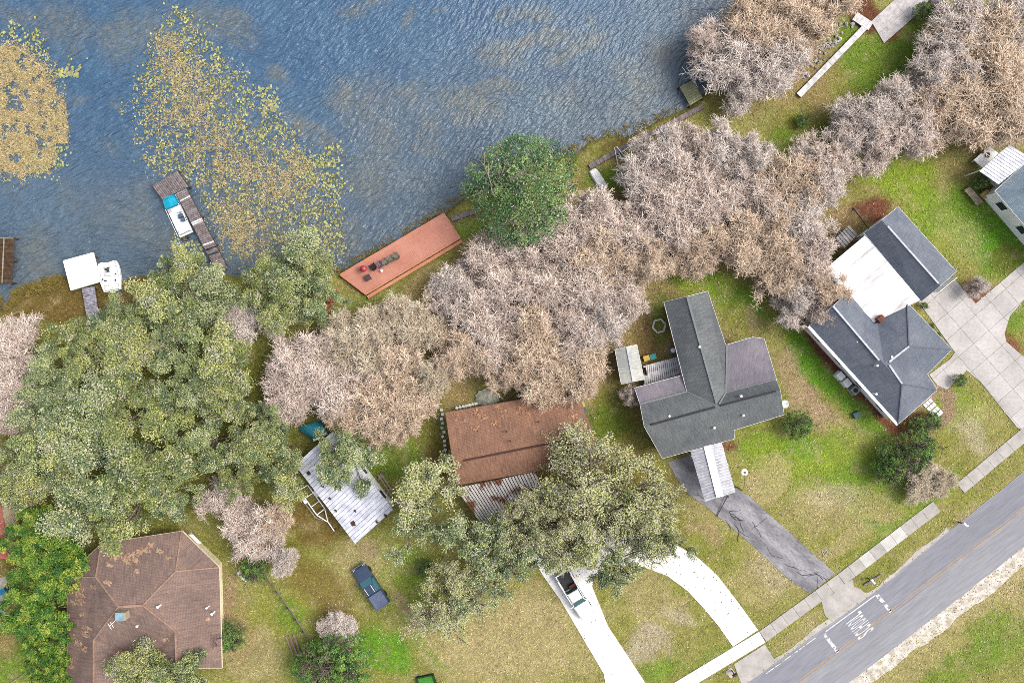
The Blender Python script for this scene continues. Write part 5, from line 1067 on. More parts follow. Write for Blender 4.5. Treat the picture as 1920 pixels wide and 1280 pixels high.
for x_, z_ in ((.0, .1), (.2, .1), (.0, .46), (.2, .46)): part('leg', beam((x_, .02, z_), (x_ + .55, .12, z_ * .7 + .02), .05, .05), M['white'], wc, local=True)
gb = thing('green_framed_bed', 'dark green framed garden bed full of bright grass at the lawn edge', 'garden bed', P(802, 1273)); bp = px([(782, 1268), (812, 1262), (822, 1290), (790, 1298)], .0)
for k in range(4): part('frame_board', beam(Vector(bp[k]) + UP * .2, Vector(bp[(k + 1) % 4]) + UP * .2, .14, .42), plain('dark_green_board', c(40, 72, 50), c(30, 56, 40), 3), gb)
part('turf', prism(inset(bp, .06), -.02, .22), plain('bright_turf', c(88, 168, 60), c(66, 140, 46), 5, .95, bump=.4, fine=.3), gb)
pot_l = thing('white_fallen_pole', 'long white pole lying on the grass beside the green bamboo', 'pole', P(42, 1263)); part('pole', tube([P(14, 1284, .08), P(66, 1248, .1)], [.07, .05], 6), M['pale_wood'], pot_l); part('pole_end', lathe([(.1, -.01), (.1, .14)], 7, *P(66, 1248)[:2]), M['pale_wood'], pot_l)
rk = thing('black_railing', 'black metal bicycle rail beside the pale neighbour drive', 'railing', P(6, 1166)); part('rail', tube([P(-12, 1162, .8), P(4, 1163, .85), P(11, 1172, .6), P(9, 1184, .1)], .05, 6), M['dark'], rk); part('post', tube([P(4, 1163, -.02), P(4, 1163, .85)], .04, 6), M['dark'], rk); part('post', tube([P(-12, 1162, -.02), P(-12, 1162, .8)], .04, 6), M['dark'], rk)
# concrete blocks round the rust-brown house
blk = fast_mesh('block', *box(0, 0, .15, .34, .3, .34)); blk.materials.append(M['white_worn']); nb_ = 0
rows = [([lerp(P(857, 764), P(893, 756), k / 6) for k in range(7)], 'white concrete block in the row along the lake side of the rust brown house', 'blocks on the lake side of the rust brown house'),
        ([lerp(P(829, 768), P(833, 842), k / 9) + Vector((R.uniform(-.15, .15), 0, 0)) for k in range(10)], 'pale concrete block in the line down the end wall of the rust brown house', 'blocks at the end wall of the rust brown house'),
        ([lerp(P(836, 866), P(853, 898), k / 5) + Vector((R.uniform(-.2, .2), 0, 0)) for k in range(6)], 'white concrete block scattered by the corrugated porch', 'blocks by the corrugated porch')]
for pts, lb, grp in rows:
    for q in pts:
        o = obj('concrete_block', blk, None); o.location = q; o.rotation_euler = (0, 0, R.uniform(-.5, .5)); tag(o, lb, 'block', grp)
tv = thing('pale_round_patio_cover', 'pale scalloped round cover lying at the lake side of the rust brown house', 'cover', P(914, 745)); q = P(914, 745); Vc, Fc = [], []
for i in range(6):
    for k in range(24): a_ = 2 * math.pi * k / 24; r_ = (i / 5) * (1 + (.1 * (k % 2) if i == 5 else 0)); Vc.append(Vector((q.x + 1.35 * r_ * math.cos(a_), q.y + 1.0 * r_ * math.sin(a_), .55 - .35 * (i / 5) ** 2 + R.uniform(-.05, .05))))
Fc = [[i * 24 + k, (i + 1) * 24 + k, (i + 1) * 24 + (k + 1) % 24, i * 24 + (k + 1) % 24] for i in range(5) for k in range(24)]
part('sheet', (Vc, Fc), plain('pale_grey_green_sheet', c(214, 212, 194), c(182, 182, 162), 2.5), tv); part('frame_ring', tube([(q.x + 1.25 * math.cos(a_), q.y + .92 * math.sin(a_), .2) for a_ in np.linspace(0, 6.28, 17)], .05, 6), M['steel'], tv)
for k in range(6): a_ = k * 1.047; part('leg', tube([(q.x + 1.25 * math.cos(a_), q.y + .92 * math.sin(a_), -.02), (q.x + 1.25 * math.cos(a_), q.y + .92 * math.sin(a_), .24)], .05, 6), M['steel'], tv)
# shore stones along the white walk
stn = [fast_mesh('stone', [(math.cos(a_) * .2 * R.uniform(.7, 1.2), math.sin(a_) * .17 * R.uniform(.7, 1.2), z_ * R.uniform(.8, 1.1)) for z_, n_ in ((-.05, 6), (.12, 6)) for a_ in np.linspace(0, 5.24, 6)] + [(0, 0, .18)], [[k, (k + 1) % 6, 6 + (k + 1) % 6, 6 + k] for k in range(6)] + [[6 + k, 6 + (k + 1) % 6, 12] for k in range(6)]) for _ in range(4)]
sm = plain('pale_shore_stone', c(222, 216, 216), c(150, 140, 140), 4, .9, orand=.3)
for s__ in stn: s__.materials.append(sm)
for k in range(70):
    t_ = R.random(); q = lerp(P(1512, 152), P(1606, 46), t_) + Vector((R.uniform(-1.3, .0), R.uniform(-.1, 1.1), 0))
    o = obj('shore_stone', stn[k % 4], None); o.location = (q.x, q.y, .0); o.rotation_euler = (0, 0, R.uniform(0, 6)); s__ = R.uniform(.6, 1.3); o.scale = (s__, s__, s__); tag(o, 'pale rough stone heaped on the water side of the white shore walk', 'stone', 'stones beside the white shore walk')
# ------------------------------------------------------------------ trees
def nrm(a): return a / np.maximum(np.linalg.norm(a, axis=-1, keepdims=True), 1e-9)
def tubes_np(poly, rad, sides=3):
    """poly (n,k,3), rad (n,k) -> verts, quads"""
    n, k, _ = poly.shape
    t = np.empty_like(poly); t[:, 1:-1] = poly[:, 2:] - poly[:, :-2] if k > 2 else 0; t[:, 0] = poly[:, 1] - poly[:, 0]; t[:, -1] = poly[:, -1] - poly[:, -2]
    t = nrm(t); ref = np.where(np.abs(t[..., 2:3]) > .9, np.array([1., 0, 0]), np.array([0, 0, 1.])); a = nrm(np.cross(t, ref)); b2 = np.cross(t, a)
    an = np.arange(sides) * 2 * np.pi / sides
    V = poly[:, :, None, :] + rad[:, :, None, None] * (a[:, :, None, :] * np.cos(an)[None, None, :, None] + b2[:, :, None, :] * np.sin(an)[None, None, :, None])
    I = np.arange(n * k * sides).reshape(n, k, sides); J = np.roll(I, -1, axis=2)
    Q = np.stack([I[:, :-1], J[:, :-1], J[:, 1:], I[:, 1:]], -1).reshape(-1, 4)
    return V.reshape(-1, 3), Q
def join_np(parts):
    V, Q, n = [], [], 0
    for v, q in parts: V.append(v); Q.append(q + n); n += len(v)
    return np.concatenate(V), np.concatenate(Q)
def branch(rng, start, d, length, r0, r1, k, wob, lift):
    """polylines from starts"""
    n = len(start); P_ = np.empty((n, k, 3)); P_[:, 0] = start; cur = d.copy()
    for i in range(1, k):
        cur = nrm(cur + rng.normal(0, wob, (n, 3)) + np.array([0, 0, lift])); P_[:, i] = P_[:, i - 1] + cur * (length / (k - 1))[:, None]
    rad = r0[:, None] + (r1 - r0)[:, None] * np.linspace(0, 1, k)[None]
    return P_, rad
def spawn(rng, P_, nchild, tmin, spread, tmax=1.0):
    n, k, _ = P_.shape; idx = np.repeat(np.arange(n), nchild); t = rng.uniform(tmin, tmax, len(idx)) * (k - 1); i = np.minimum(t.astype(int), k - 2); f = (t - i)[:, None]
    st = P_[idx, i] * (1 - f) + P_[idx, i + 1] * f; d = nrm(P_[idx, i + 1] - P_[idx, i])
    side = nrm(np.cross(d, rng.normal(0, 1, d.shape))); d = nrm(d * np.cos(spread) + side * np.sin(spread) * rng.uniform(.6, 1.2, (len(idx), 1)))
    return st, d
def skeleton(seed, hgt=9.0, rad=4.5, limbs=9, n2=6, n3=6, trunk_r=.22, flat=1.0, lo=22, hi=72):
    rng = np.random.default_rng(seed)
    th = hgt * .34
    tp = np.array([[[0, 0, -.3], [rng.normal(0, .08), rng.normal(0, .08), th * .5], [rng.normal(0, .15), rng.normal(0, .15), th], [rng.normal(0, .2), rng.normal(0, .2), th * 1.35]]]); tr_ = np.array([[trunk_r * 1.35, trunk_r, trunk_r * .8, trunk_r * .5]])
    az = np.arange(limbs) * 2 * np.pi / limbs + rng.normal(0, .25, limbs); ti = np.radians(rng.uniform(lo, hi, limbs)); ti[:2] = np.radians(12)
    d = np.stack([np.cos(az) * np.sin(ti), np.sin(az) * np.sin(ti), np.cos(ti) * flat], -1); d = nrm(d)
    st = np.array([0, 0, th]) + np.stack([np.zeros(limbs), np.zeros(limbs), rng.uniform(-.5, .9, limbs)], -1)
    ln = np.where(ti < .3, hgt * .42, rad * rng.uniform(.62, .84, limbs) / np.maximum(np.sin(ti), .5) * .9)
    L1 = branch(rng, st, d, ln, np.full(limbs, trunk_r * .55), np.full(limbs, trunk_r * .18), 6, .13, .04)
    s2, d2 = spawn(rng, L1[0], n2, .3, .75); l2 = rng.uniform(.28, .48, len(s2)) * rad
    L2 = branch(rng, s2, d2, l2, np.full(len(s2), trunk_r * .2), np.full(len(s2), trunk_r * .1), 5, .18, .06)
    s3, d3 = spawn(rng, L2[0], n3, .25, .7); l3 = rng.uniform(.15, .30, len(s3)) * rad
    L3 = branch(rng, s3, d3, l3, np.full(len(s3), .055), np.full(len(s3), .04), 4, .2, .08)
    return rng, (tp, tr_), L1, L2, L3

def bare_tree(seed, **kw):
    rng, T0, L1, L2, L3 = skeleton(seed, **kw)
    s4, d4 = spawn(rng, L3[0], 6, .15, .8); L4 = branch(rng, s4, d4, rng.uniform(.5, 1.2, len(s4)), np.full(len(s4), .038), np.full(len(s4), .03), 3, .3, .03)
    s5, d5 = spawn(rng, L4[0], 5, .15, 1.0); L5 = branch(rng, s5, d5, rng.uniform(.3, .95, len(s5)), rng.uniform(.017, .031, len(s5)), rng.uniform(.014, .024, len(s5)), 2, .4, -.05)
    trunk = join_np([tubes_np(*T0, 7), tubes_np(*L1, 6), tubes_np(*L2, 4)])
    crown = join_np([tubes_np(*L3, 3), tubes_np(*L4, 3), tubes_np(*L5, 3)])
    return fast_mesh('bare_trunk', trunk[0], quads=trunk[1]), fast_mesh('bare_twigs', crown[0], quads=crown[1])

def leaf_quads(rng, ctr, size, asp, tilt=1.0):
    n = len(ctr); up = nrm(rng.normal(0, 1, (n, 3)) * tilt + np.array([0, 0, 1.0])); a = nrm(np.cross(up, rng.normal(0, 1, (n, 3)))); b2 = np.cross(up, a)
    L = size * rng.uniform(.7, 1.3, n); W_ = L * asp
    tip = ctr + a * L[:, None] / 2; tail = ctr - a * L[:, None] / 2; l_ = ctr + b2 * W_[:, None] / 2 - up * (L * .08)[:, None]; r_ = ctr - b2 * W_[:, None] / 2 - up * (L * .08)[:, None]
    V = np.stack([tail, r_, tip, l_], 1).reshape(-1, 3); return V, np.arange(4 * n).reshape(-1, 4)

def leafy_tree(seed, per=52, size=.25, asp=.6, clump=.55, cols=None, moss=.08, drop=.12, big=0, big_r=1.1, dome=0, tilt=.75, **kw):
    """leaf sprays on the outer twigs; big = leaves in rounded sub-crowns round each bough end; dome = sprays spread over one round crown"""
    rng, T0, L1, L2, L3 = skeleton(seed, **kw)
    tips = np.concatenate([L3[0][:, -1], L3[0][:, -2], L2[0][:, -1]]); tips = tips[rng.random(len(tips)) > drop]
    pal = np.array(cols); allc, allk = [], []
    def tone(n): k = np.clip(rng.random(n) * (len(pal) - 1), 0, len(pal) - 1.001); i = k.astype(int); f = (k - i)[:, None]; return pal[i] * (1 - f) + pal[i + 1] * f
    def spray(ctrs, per_, rad_, flat_):
        n = len(ctrs); ct = np.repeat(ctrs, per_, 0); off_ = nrm(rng.normal(0, 1, ct.shape)) * (rng.random((len(ct), 1)) ** .4) * rad_ * np.repeat(rng.uniform(.6, 1.25, n), per_)[:, None]; off_[:, 2] *= flat_
        allc.append(ct + off_); allk.append(np.repeat(tone(n), per_, 0))
    if dome:
        R_, hh = kw.get('rad', 4.5), kw.get('hgt', 9.0); k = np.arange(dome) + .5; rr = np.sqrt(k / dome); th = k * 2.39996
        bumps = 1 + .07 * np.sin(np.mod(th, 6.283) * 3 + 1) + .05 * np.sin(np.mod(th, 6.283) * 5) + rng.normal(0, .07, dome); rr2 = rr * bumps
        spray(np.stack([R_ * .93 * rr2 * np.cos(th), R_ * .93 * rr2 * np.sin(th), hh * (.38 + .6 * np.sqrt(np.clip(1 - rr * rr, 0, 1))) + rng.normal(0, .35, dome)], -1), per, clump, .7)
    else: spray(tips, per, clump, .6)
    if big:
        ends = np.concatenate([L2[0][:, -1], L1[0][:, -1]]); spray(ends, big, big_r, .62)
    ctr = np.concatenate(allc); C = np.concatenate(allk); n = len(ctr)
    V, Q = leaf_quads(rng, ctr, size, asp, tilt)
    C = C * rng.uniform(.74, 1.28, (n, 1)); mk = rng.random(n) < moss; C[mk] = np.array(c(206, 202, 186, .6)) * rng.uniform(.8, 1.2, (mk.sum(), 1))
    tr_ = join_np([tubes_np(*T0, 7), tubes_np(*L1, 6), tubes_np(*L2, 4), tubes_np(*L3, 3)])
    return fast_mesh('trunk', tr_[0], quads=tr_[1]), fast_mesh('leaves', V, quads=Q, attr=np.repeat(C, 4, 0))

M['bark'] = plain('grey_bark', c(150, 134, 122), c(104, 92, 84), 5, .95, bump=.4)
M['bark_pale'] = plain('pale_bark', c(190, 176, 164), c(150, 136, 124), 5, .95, bump=.3)
def twigmat(name, a, b2):
    nb = NB(name); col = nb.mix(nb.geo.outputs['Random Per Island'], a, b2); big = nb.noise(nb.pos(), .45, 3)
    col = nb.mix(1.0, col, nb.mix(nb.ramp(big, .35, .65), (.92, .9, .88), (1.06, 1.06, 1.06)), 'MULTIPLY'); return nb.done(col, .9, .1)
TW = {'pink': twigmat('pinkish_twigs', c(250, 236, 226, .9), c(184, 160, 144, .72)), 'tan': twigmat('tan_twigs', c(246, 228, 206, .9), c(184, 156, 130, .72)), 'grey': twigmat('grey_mossy_twigs', c(248, 238, 230, .9), c(182, 166, 154, .72)), 'olive': twigmat('olive_mossy_twigs', c(242, 230, 208, .88), c(182, 164, 136, .72))}
LEAF = colattr('leaves', fine=0, island=.12, rough=.6, spec=.25)
nbl = LEAF.node_tree
OAK = [c(104, 122, 84, .6), c(138, 152, 92, .6), c(170, 180, 100, .6), c(200, 202, 124, .62), c(192, 192, 166, .62)]
OAKB = [c(88, 112, 82, .6), c(118, 138, 94, .6), c(150, 166, 108, .6), c(184, 194, 126, .64), c(186, 190, 152, .64)]
OAKG = [c(136, 146, 100, .68), c(170, 178, 112, .68), c(198, 200, 126, .7), c(204, 204, 146, .64), c(198, 200, 160, .64)]
DARKG = [c(46, 88, 56, .55), c(74, 120, 70, .55), c(112, 150, 86, .56), c(164, 186, 120, .6)]
BAMB = [c(58, 104, 46, .58), c(90, 136, 52, .58), c(128, 164, 58, .58), c(180, 190, 84, .58)]
bare_v = [bare_tree(100 + i, limbs=10 + i % 3, n2=6, n3=5, lo=34, hi=80) for i in range(7)]
oak_v = [leafy_tree(200 + i, cols=OAK if i % 2 else OAKB, limbs=9 + i % 3, n2=4, n3=4, per=22, big=230, big_r=.95 + .12 * (i % 3), moss=.03 + .04 * (i % 3), size=.2) for i in range(6)]
oakg_v = [leafy_tree(300 + i, cols=OAKG if i % 2 else OAKB, limbs=9, n2=4, n3=4, per=22, big=90, big_r=.85, moss=.14, drop=.2, size=.2) for i in range(3)]
dark_v = [leafy_tree(400, cols=DARKG, hgt=10.0, rad=6.2, limbs=13, n2=5, n3=3, per=92, size=.22, asp=.55, moss=.05, clump=.95, trunk_r=.34, dome=210, tilt=.9)]
big_v = [leafy_tree(700 + i, cols=OAKG, hgt=11.0, rad=7.5, limbs=13, n2=7, n3=6, per=22, big=48, big_r=1.15, size=.2, asp=.5, moss=.18, drop=.28, clump=.62, trunk_r=.42) for i in range(2)]
bam_v = [leafy_tree(500 + i, cols=BAMB, limbs=12, n2=5, n3=4, per=60, size=.36, asp=.26, moss=.0, drop=.05, clump=.6) for i in range(2)]
bush_v = [leafy_tree(600 + i, cols=[c(70, 112, 64, .6), c(108, 150, 72, .6), c(150, 178, 84, .6)], hgt=3.6, rad=3.0, limbs=13, n2=5, n3=4, trunk_r=.1, per=34, size=.2, asp=.4, clump=.36, moss=.02, dome=230) for i in range(2)]
for a, b2 in bare_v + oak_v + oakg_v + dark_v + big_v + bam_v + bush_v:
    a.polygons.foreach_set('use_smooth', [True] * len(a.polygons)); a.materials.append(M['bark']); b2.materials.append(LEAF)
TREE_N = [0]; AUTO = []
RAD = {}
def crown_r(me):
    if me.name not in RAD:
        co = np.empty(len(me.vertices) * 3, np.float32); me.vertices.foreach_get('co', co); RAD[me.name] = float(np.percentile(np.hypot(co[0::3], co[1::3]), 96))
    return RAD[me.name]
def plant(name, cat, label, group, variants, u, v, rpx, base_r=4.5, hgt=9.0, top=.72, mat_=None, bark=None, hs=None, drop=True):
    """a tree whose crown centre shows at (u, v): trunk base goes straight below it"""
    i = TREE_N[0]; TREE_N[0] += 1
    tm, cm = variants[i % len(variants)] if len(variants) > 1 else variants[0]
    s_ = rpx / S / crown_r(cm); sz = hs if hs else .46 + .08 * min(s_, 1.2)
    p = P(u, v, hgt * sz * top)
    o = thing(name, label, cat, (p.x, p.y, 0), group, rotz=0)
    o.rotation_euler = (0, 0, R.uniform(0, 6.28)); o.scale = (s_ * R.uniform(.95, 1.08), s_ * R.uniform(.95, 1.08), sz)
    t = obj('trunk', tm, None, o); cr = obj('crown', cm, None, o)
    if mat_ is not None: cr.material_slots[0].link = 'OBJECT'; cr.material_slots[0].material = mat_
    if bark is not None: t.material_slots[0].link = 'OBJECT'; t.material_slots[0].material = bark
    return o

def bares(label, group, hue, lst, name='bare_tree'):
    for q in lst:
        u, v, r = q[:3]; h_ = q[3] if len(q) > 3 else hue
        AUTO.append((plant(name, 'tree', label, group, bare_v, u, v, r * R.uniform(.98, 1.1), mat_=TW[h_], bark=M['bark_pale']), u, v, {'pink': 'pinkish', 'tan': 'tan', 'grey': 'grey', 'olive': 'olive'}[h_] + ' bare tree', r))
bares('bare twiggy tree leaning over the lake next to the mossy platform', 'bare trees at the mossy platform', 'grey', [(1372, 92, 66), (1430, 40, 68, 'tan'), (1440, 115, 58), (1398, 160, 46), (1500, 22, 62, 'tan'), (1488, 88, 42, 'tan'), (1555, 0, 50, 'tan'), (1330, 75, 36, 'pink')])
bares('bare pinkish tree in the grove between the boat landing lawn and the pale blue house', 'bare trees by the boat landing lawn', 'pink', [(1612, 234, 52, 'grey'), (1680, 202, 50, 'grey'), (1655, 265, 58), (1775, 118, 54, 'grey'), (1818, 45, 58, 'grey'), (1850, 95, 80, 'tan'), (1770, 195, 70, 'tan'), (1855, 190, 78, 'tan'), (1910, 40, 60, 'grey'), (1715, 245, 62), (1892, 218, 44, 'tan'), (1740, 165, 40, 'grey')])
bares('bare pinkish tree in the thicket between the shore walk and the grey T-shaped house', 'bare trees behind the shore walk', 'pink', [(1245, 285, 50, 'grey'), (1298, 268, 40), (1215, 335, 52, 'grey'), (1285, 330, 66), (1355, 280, 60, 'grey'), (1405, 300, 46, 'grey'), (1340, 385, 66), (1265, 405, 60), (1410, 370, 58), (1480, 345, 60, 'tan'), (1545, 300, 50, 'pink'), (1548, 345, 46, 'grey'), (1440, 430, 60, 'tan'), (1508, 408, 56, 'grey'), (1380, 455, 58, 'tan'), (1310, 465, 50, 'tan'), (1460, 500, 52, 'tan'), (1512, 490, 52), (1500, 560, 46, 'grey'), (1548, 545, 42, 'tan'), (1545, 595, 32, 'pink')])
bares('bare pinkish tree in the thicket behind the rust brown house', 'bare trees behind the rust brown house', 'pink', [(1125, 412, 54), (1190, 430, 58), (1060, 440, 60), (1130, 470, 60, 'tan'), (985, 470, 58), (1210, 490, 44, 'tan'), (915, 500, 54), (1050, 530, 66), (1130, 550, 62), (852, 545, 44, 'grey'), (960, 560, 64), (880, 580, 62), (1130, 600, 50, 'grey'), (1090, 620, 60), (1010, 640, 64, 'tan'), (930, 645, 60), (1085, 690, 52, 'tan'), (1030, 705, 52, 'tan'), (966, 702, 44, 'tan'), (870, 660, 50, 'tan'), (1165, 560, 40)])
bares('bare twiggy tree in the thicket between the oaks and the rust brown house', 'bare trees beside the oaks', 'tan', [(696, 618, 44, 'olive'), (748, 594, 36, 'olive'), (780, 610, 46, 'olive'), (670, 670, 60, 'olive'), (740, 680, 58, 'tan'), (560, 680, 60, 'pink'), (545, 740, 46, 'pink'), (620, 720, 60, 'pink'), (690, 750, 58), (760, 750, 48), (645, 772, 36, 'tan'), (730, 800, 42), (638, 622, 34, 'olive'), (810, 700, 36, 'olive')])
bares('small bare pinkish tree rising between the oak crowns', 'small bare trees among the oaks', 'grey', [(455, 600, 48)])
bares('bare pinkish tree at the oak edge beside the marsh grass', 'bare trees at the marsh', 'pink', [(18, 650, 54), (10, 740, 56, 'pink'), (30, 790, 30, 'pink')])
bares('pale bare tree beside the north east corner of the hip-roofed house', 'pale bare trees at the hip-roofed house', 'pink', [(425, 935, 46), (470, 1000, 52, 'pink'), (515, 985, 34, 'tan'), (530, 1048, 30, 'grey')])
oaks = 'evergreen oak in the wood between the lake and the hip-roofed house'; og = 'oaks by the lake'
for q in [(308, 522, 36), (352, 512, 38), (555, 500, 56), (500, 530, 46), (590, 566, 42), (530, 575, 44), (236, 604, 44), (310, 580, 52), (390, 560, 46), (165, 640, 50), (100, 690, 54), (240, 670, 56), (330, 660, 54), (410, 680, 50), (150, 770, 56), (260, 760, 58), (350, 745, 52), (430, 750, 44), (40, 860, 56), (110, 850, 50), (200, 855, 62), (300, 850, 62), (390, 830, 52), (470, 850, 46), (500, 790, 36), (540, 900, 36), (160, 945, 60), (245, 940, 62), (320, 940, 44), (40, 920, 40), (520, 850, 40), (584, 500, 36), (70, 760, 40), (440, 900, 34)]:
    AUTO.append((plant('live_oak', 'tree', oaks, og, oak_v, q[0], q[1], q[2] * R.uniform(1.04, 1.16), hs=R.uniform(.62, .9)), q[0], q[1], 'olive green oak', q[2]))
for u, v, r, lb in [(653, 862, 58, 'evergreen tree spreading over the metal-roofed cabin'), (262, 1262, 46, 'evergreen tree overlapping the front of the hip-roofed house'), (345, 1268, 44, 'olive evergreen at the hip-roofed house front corner'), (300, 1275, 40, 'small evergreen at the hip-roofed house front')]:
    plant('evergreen_tree', 'tree', lb, None, oak_v, u, v, r * 1.1, hgt=9, hs=.75)
for u, v, r, hs, lb in [(1110, 925, 110, 1.1, 'huge grey green live oak spreading over the rust brown house and drive'), (1030, 985, 74, 1.0, 'grey green live oak over the corrugated porch'), (1205, 972, 72, 1.0, 'grey green live oak beside the asphalt drive'), (1160, 1060, 60, .9, 'grey green live oak branch crown over the horseshoe drive'), (1000, 1040, 46, .8, 'grey green oak at the white pickup'),
                    (800, 905, 56, .8, 'grey green oak beside the corrugated porch'), (780, 985, 56, .8, 'grey green oak at the end of the metal-roofed cabin'), (880, 1005, 54, .8, 'grey green oak in front of the corrugated porch'), (846, 1135, 70, .7, 'dense green oak standing alone on the front lawn'), (925, 1095, 58, .7, 'olive oak between the front lawn and the white drive'), (960, 1010, 48, .8, 'olive oak between the porch and the white drive'), (1082, 1032, 52, .85, 'grey green oak crown over the head of the white drive'), (1250, 1015, 40, .9, 'small grey green oak over the outer bend of the white drive')]:
    if r >= 70: plant('live_oak', 'tree', lb, None, big_v, u, v, r * 1.06, base_r=7.5, hgt=11.0, hs=hs * .72)
    else: plant('live_oak', 'tree', lb, None, oakg_v, u, v, r * 1.08, hs=hs)
plant('round_evergreen', 'tree', 'round dense dark green tree at the water edge beside the terracotta deck', None, dark_v, 977, 354, 94, base_r=6.2, hgt=10.0, hs=.85, bark=M['bark_pale'])
for u, v, r, lb in [(75, 995, 56, 'bright green bamboo clump beside the terracotta tiled roof'), (80, 1065, 60, 'bright green bamboo clump beside the blue lidded bin'), (72, 1150, 62, 'tall yellow green bamboo clump against the hip-roofed house'), (95, 1205, 44, 'dark green bamboo clump below the yellow green one'), (90, 1262, 36, 'low bright green bamboo by the porch lamp')]:
    plant('bamboo_clump', 'bamboo', lb, None, bam_v, u, v, r * 1.05, hs=.65)
for u, v, r, lb in [(1498, 797, 25, 'round dark green shrub beside the grey T-shaped house'), (1678, 862, 30, 'dark green palm-like shrub on the lawn below the slate house'), (1718, 845, 34, 'feathery green shrub on the lawn below the slate house'), (1668, 880, 26, 'small dark green shrub at the foot of the feathery shrub'), (640, 1242, 50, 'dark green shrub at the bottom of the dry lawn'), (590, 1250, 40, 'dark green shrub under the plank pile'), (1505, 226, 12, 'tiny bright green shrub on the boat landing lawn'), (1748, 788, 16, 'spiky green shrub beside the stepping stones'), (1725, 800, 18, 'low green shrub below the stepping stones'), (1800, 713, 11, 'low green hedge plant at the front walk of the slate house'), (475, 1066, 24, 'green shrub beside the tipped over white chair'), (430, 1195, 26, 'brown green shrub against the hip-roofed house'), (1730, 22, 16, 'green shrub at the patio edge'), (795, 1065, 14, 'little green shrub on the dry lawn near the blue pickup'), (1840, 340, 14, 'dark green shrub under the metal porch')]:
    plant('garden_shrub', 'shrub', lb, None, bush_v, u, v, r * 1.1, base_r=3.0, hgt=3.6, hs=max(.3, min(1.0, r / 40)))
for u, v, hs, lb in [(1733, 573, .22, 'small clipped shrub at the garage corner'), (1745, 612, .2, 'small clipped shrub in the row along the slate house drive front'), (1758, 630, .2, 'small clipped shrub in the row along the slate house drive front'), (1768, 645, .2, 'small clipped shrub in the row along the slate house drive front'), (1776, 527, .2, 'small clipped shrub at the garage right corner')]:
    plant('clipped_shrub', 'shrub', lb, 'clipped shrubs on the drive', bush_v, u, v, 7, base_r=3.0, hgt=3.6, hs=hs)
for u, v, r, hue, lb in [(1732, 905, 38, 'olive', 'pale olive bare shrub between the lawn and the footpath'), (1768, 905, 26, 'olive', 'small pale olive bare shrub at the footpath edge'), (635, 1180, 34, 'grey', 'small pale grey bare tree beside the bright green lawn'), (1838, 535, 22, 'grey', 'pale grey bare shrub in the mulch by the paved drive'), (1185, 740, 20, 'pink', 'pinkish bare shrub behind the white roofed shed')]:
    plant('bare_shrub', 'shrub', lb, None, bare_v, u, v, r, mat_=TW[hue], bark=M['bark_pale'], hs=.3)

LAND = [(1296, 174, 'mossy platform'), (1200, 262, 'grey shore walk'), (1120, 338, 'upturned boat'), (975, 350, 'round dark tree'), (752, 476, 'terracotta deck'), (970, 820, 'rust-brown house'), (1330, 640, 'T-shaped house'), (1640, 520, 'white patio cover'), (1700, 440, 'slate garage'), (1890, 320, 'pale-blue house'), (1690, 40, 'boat landing patio'), (1560, 115, 'white shore walk'), (1180, 683, 'white-roofed shed'), (590, 808, 'turquoise tarpaulin'), (645, 930, 'metal-roofed cabin'), (370, 430, 'long dock'), (153, 515, 'white dock platform'), (270, 1060, 'hip-roofed house'), (0, 1000, 'tiled roof'), (914, 745, 'pale round cover'), (1588, 444, 'lean-to shed'), (615, 570, 'terracotta steps'), (10, 488, 'brown dock'), (540, 1140, 'rail fence'), (455, 600, 'lone bare tree')]
seen = {}
for o, u, v, what, r in AUTO:
    d = sorted((math.hypot(u - a, v - b2), nm) for a, b2, nm in LAND if math.hypot(u - a, v - b2) > 5); sz_ = 'large ' if r >= 60 else 'small ' if r < 44 else ''
    seen.setdefault((sz_ + what, d[0][1], d[1][1]), []).append((d[0][0], o))
ORD = ['', 'second', 'third', 'fourth', 'fifth', 'sixth', 'seventh']
for (what, a, b2), os_ in seen.items():
    for i, (dd_, o) in enumerate(sorted(os_, key=lambda q: q[0])):
        o['label'] = f'{what} near {a} and {b2}' + (f', {ORD[i]} from the former' if i else '')
# ------------------------------------------------------------------ grass, reeds, pads, litter
def in_poly(poly, u, v):
    r = np.zeros(u.shape, bool); n = len(poly)
    for i in range(n):
        (x0, y0), (x1, y1) = poly[i], poly[(i + 1) % n]
        cnd = ((y0 > v) != (y1 > v)) & (u < (x1 - x0) * (v - y0) / (y1 - y0 + 1e-9) + x0); r ^= cnd
    return r
def blades(n, u, v, z, L, wd, col, jit=.3, lift=.5, rng=NR):
    """thin triangles standing or leaning"""
    k = (H - z) / H / S; x, y = (u - 960) * k, (640 - v) * k; an = rng.uniform(0, 2 * np.pi, len(u)); l_ = L * rng.uniform(.6, 1.3, len(u)); h_ = l_ * rng.uniform(.1, 1, len(u)) * lift
    d = np.stack([np.cos(an), np.sin(an)], -1); s_ = np.stack([-d[:, 1], d[:, 0]], -1) * wd / 2; b0 = np.stack([x, y], -1)
    V = np.zeros((len(u), 3, 3)); V[:, 0, :2] = b0 - s_; V[:, 1, :2] = b0 + s_; V[:, 2, :2] = b0 + d * l_[:, None]; V[:, :2, 2] = z; V[:, 2, 2] = z + h_
    C = col * (1 + rng.uniform(-jit, jit, (len(u), 1))); return V.reshape(-1, 3), np.arange(3 * len(u)).reshape(-1, 3), np.repeat(C, 3, 0)
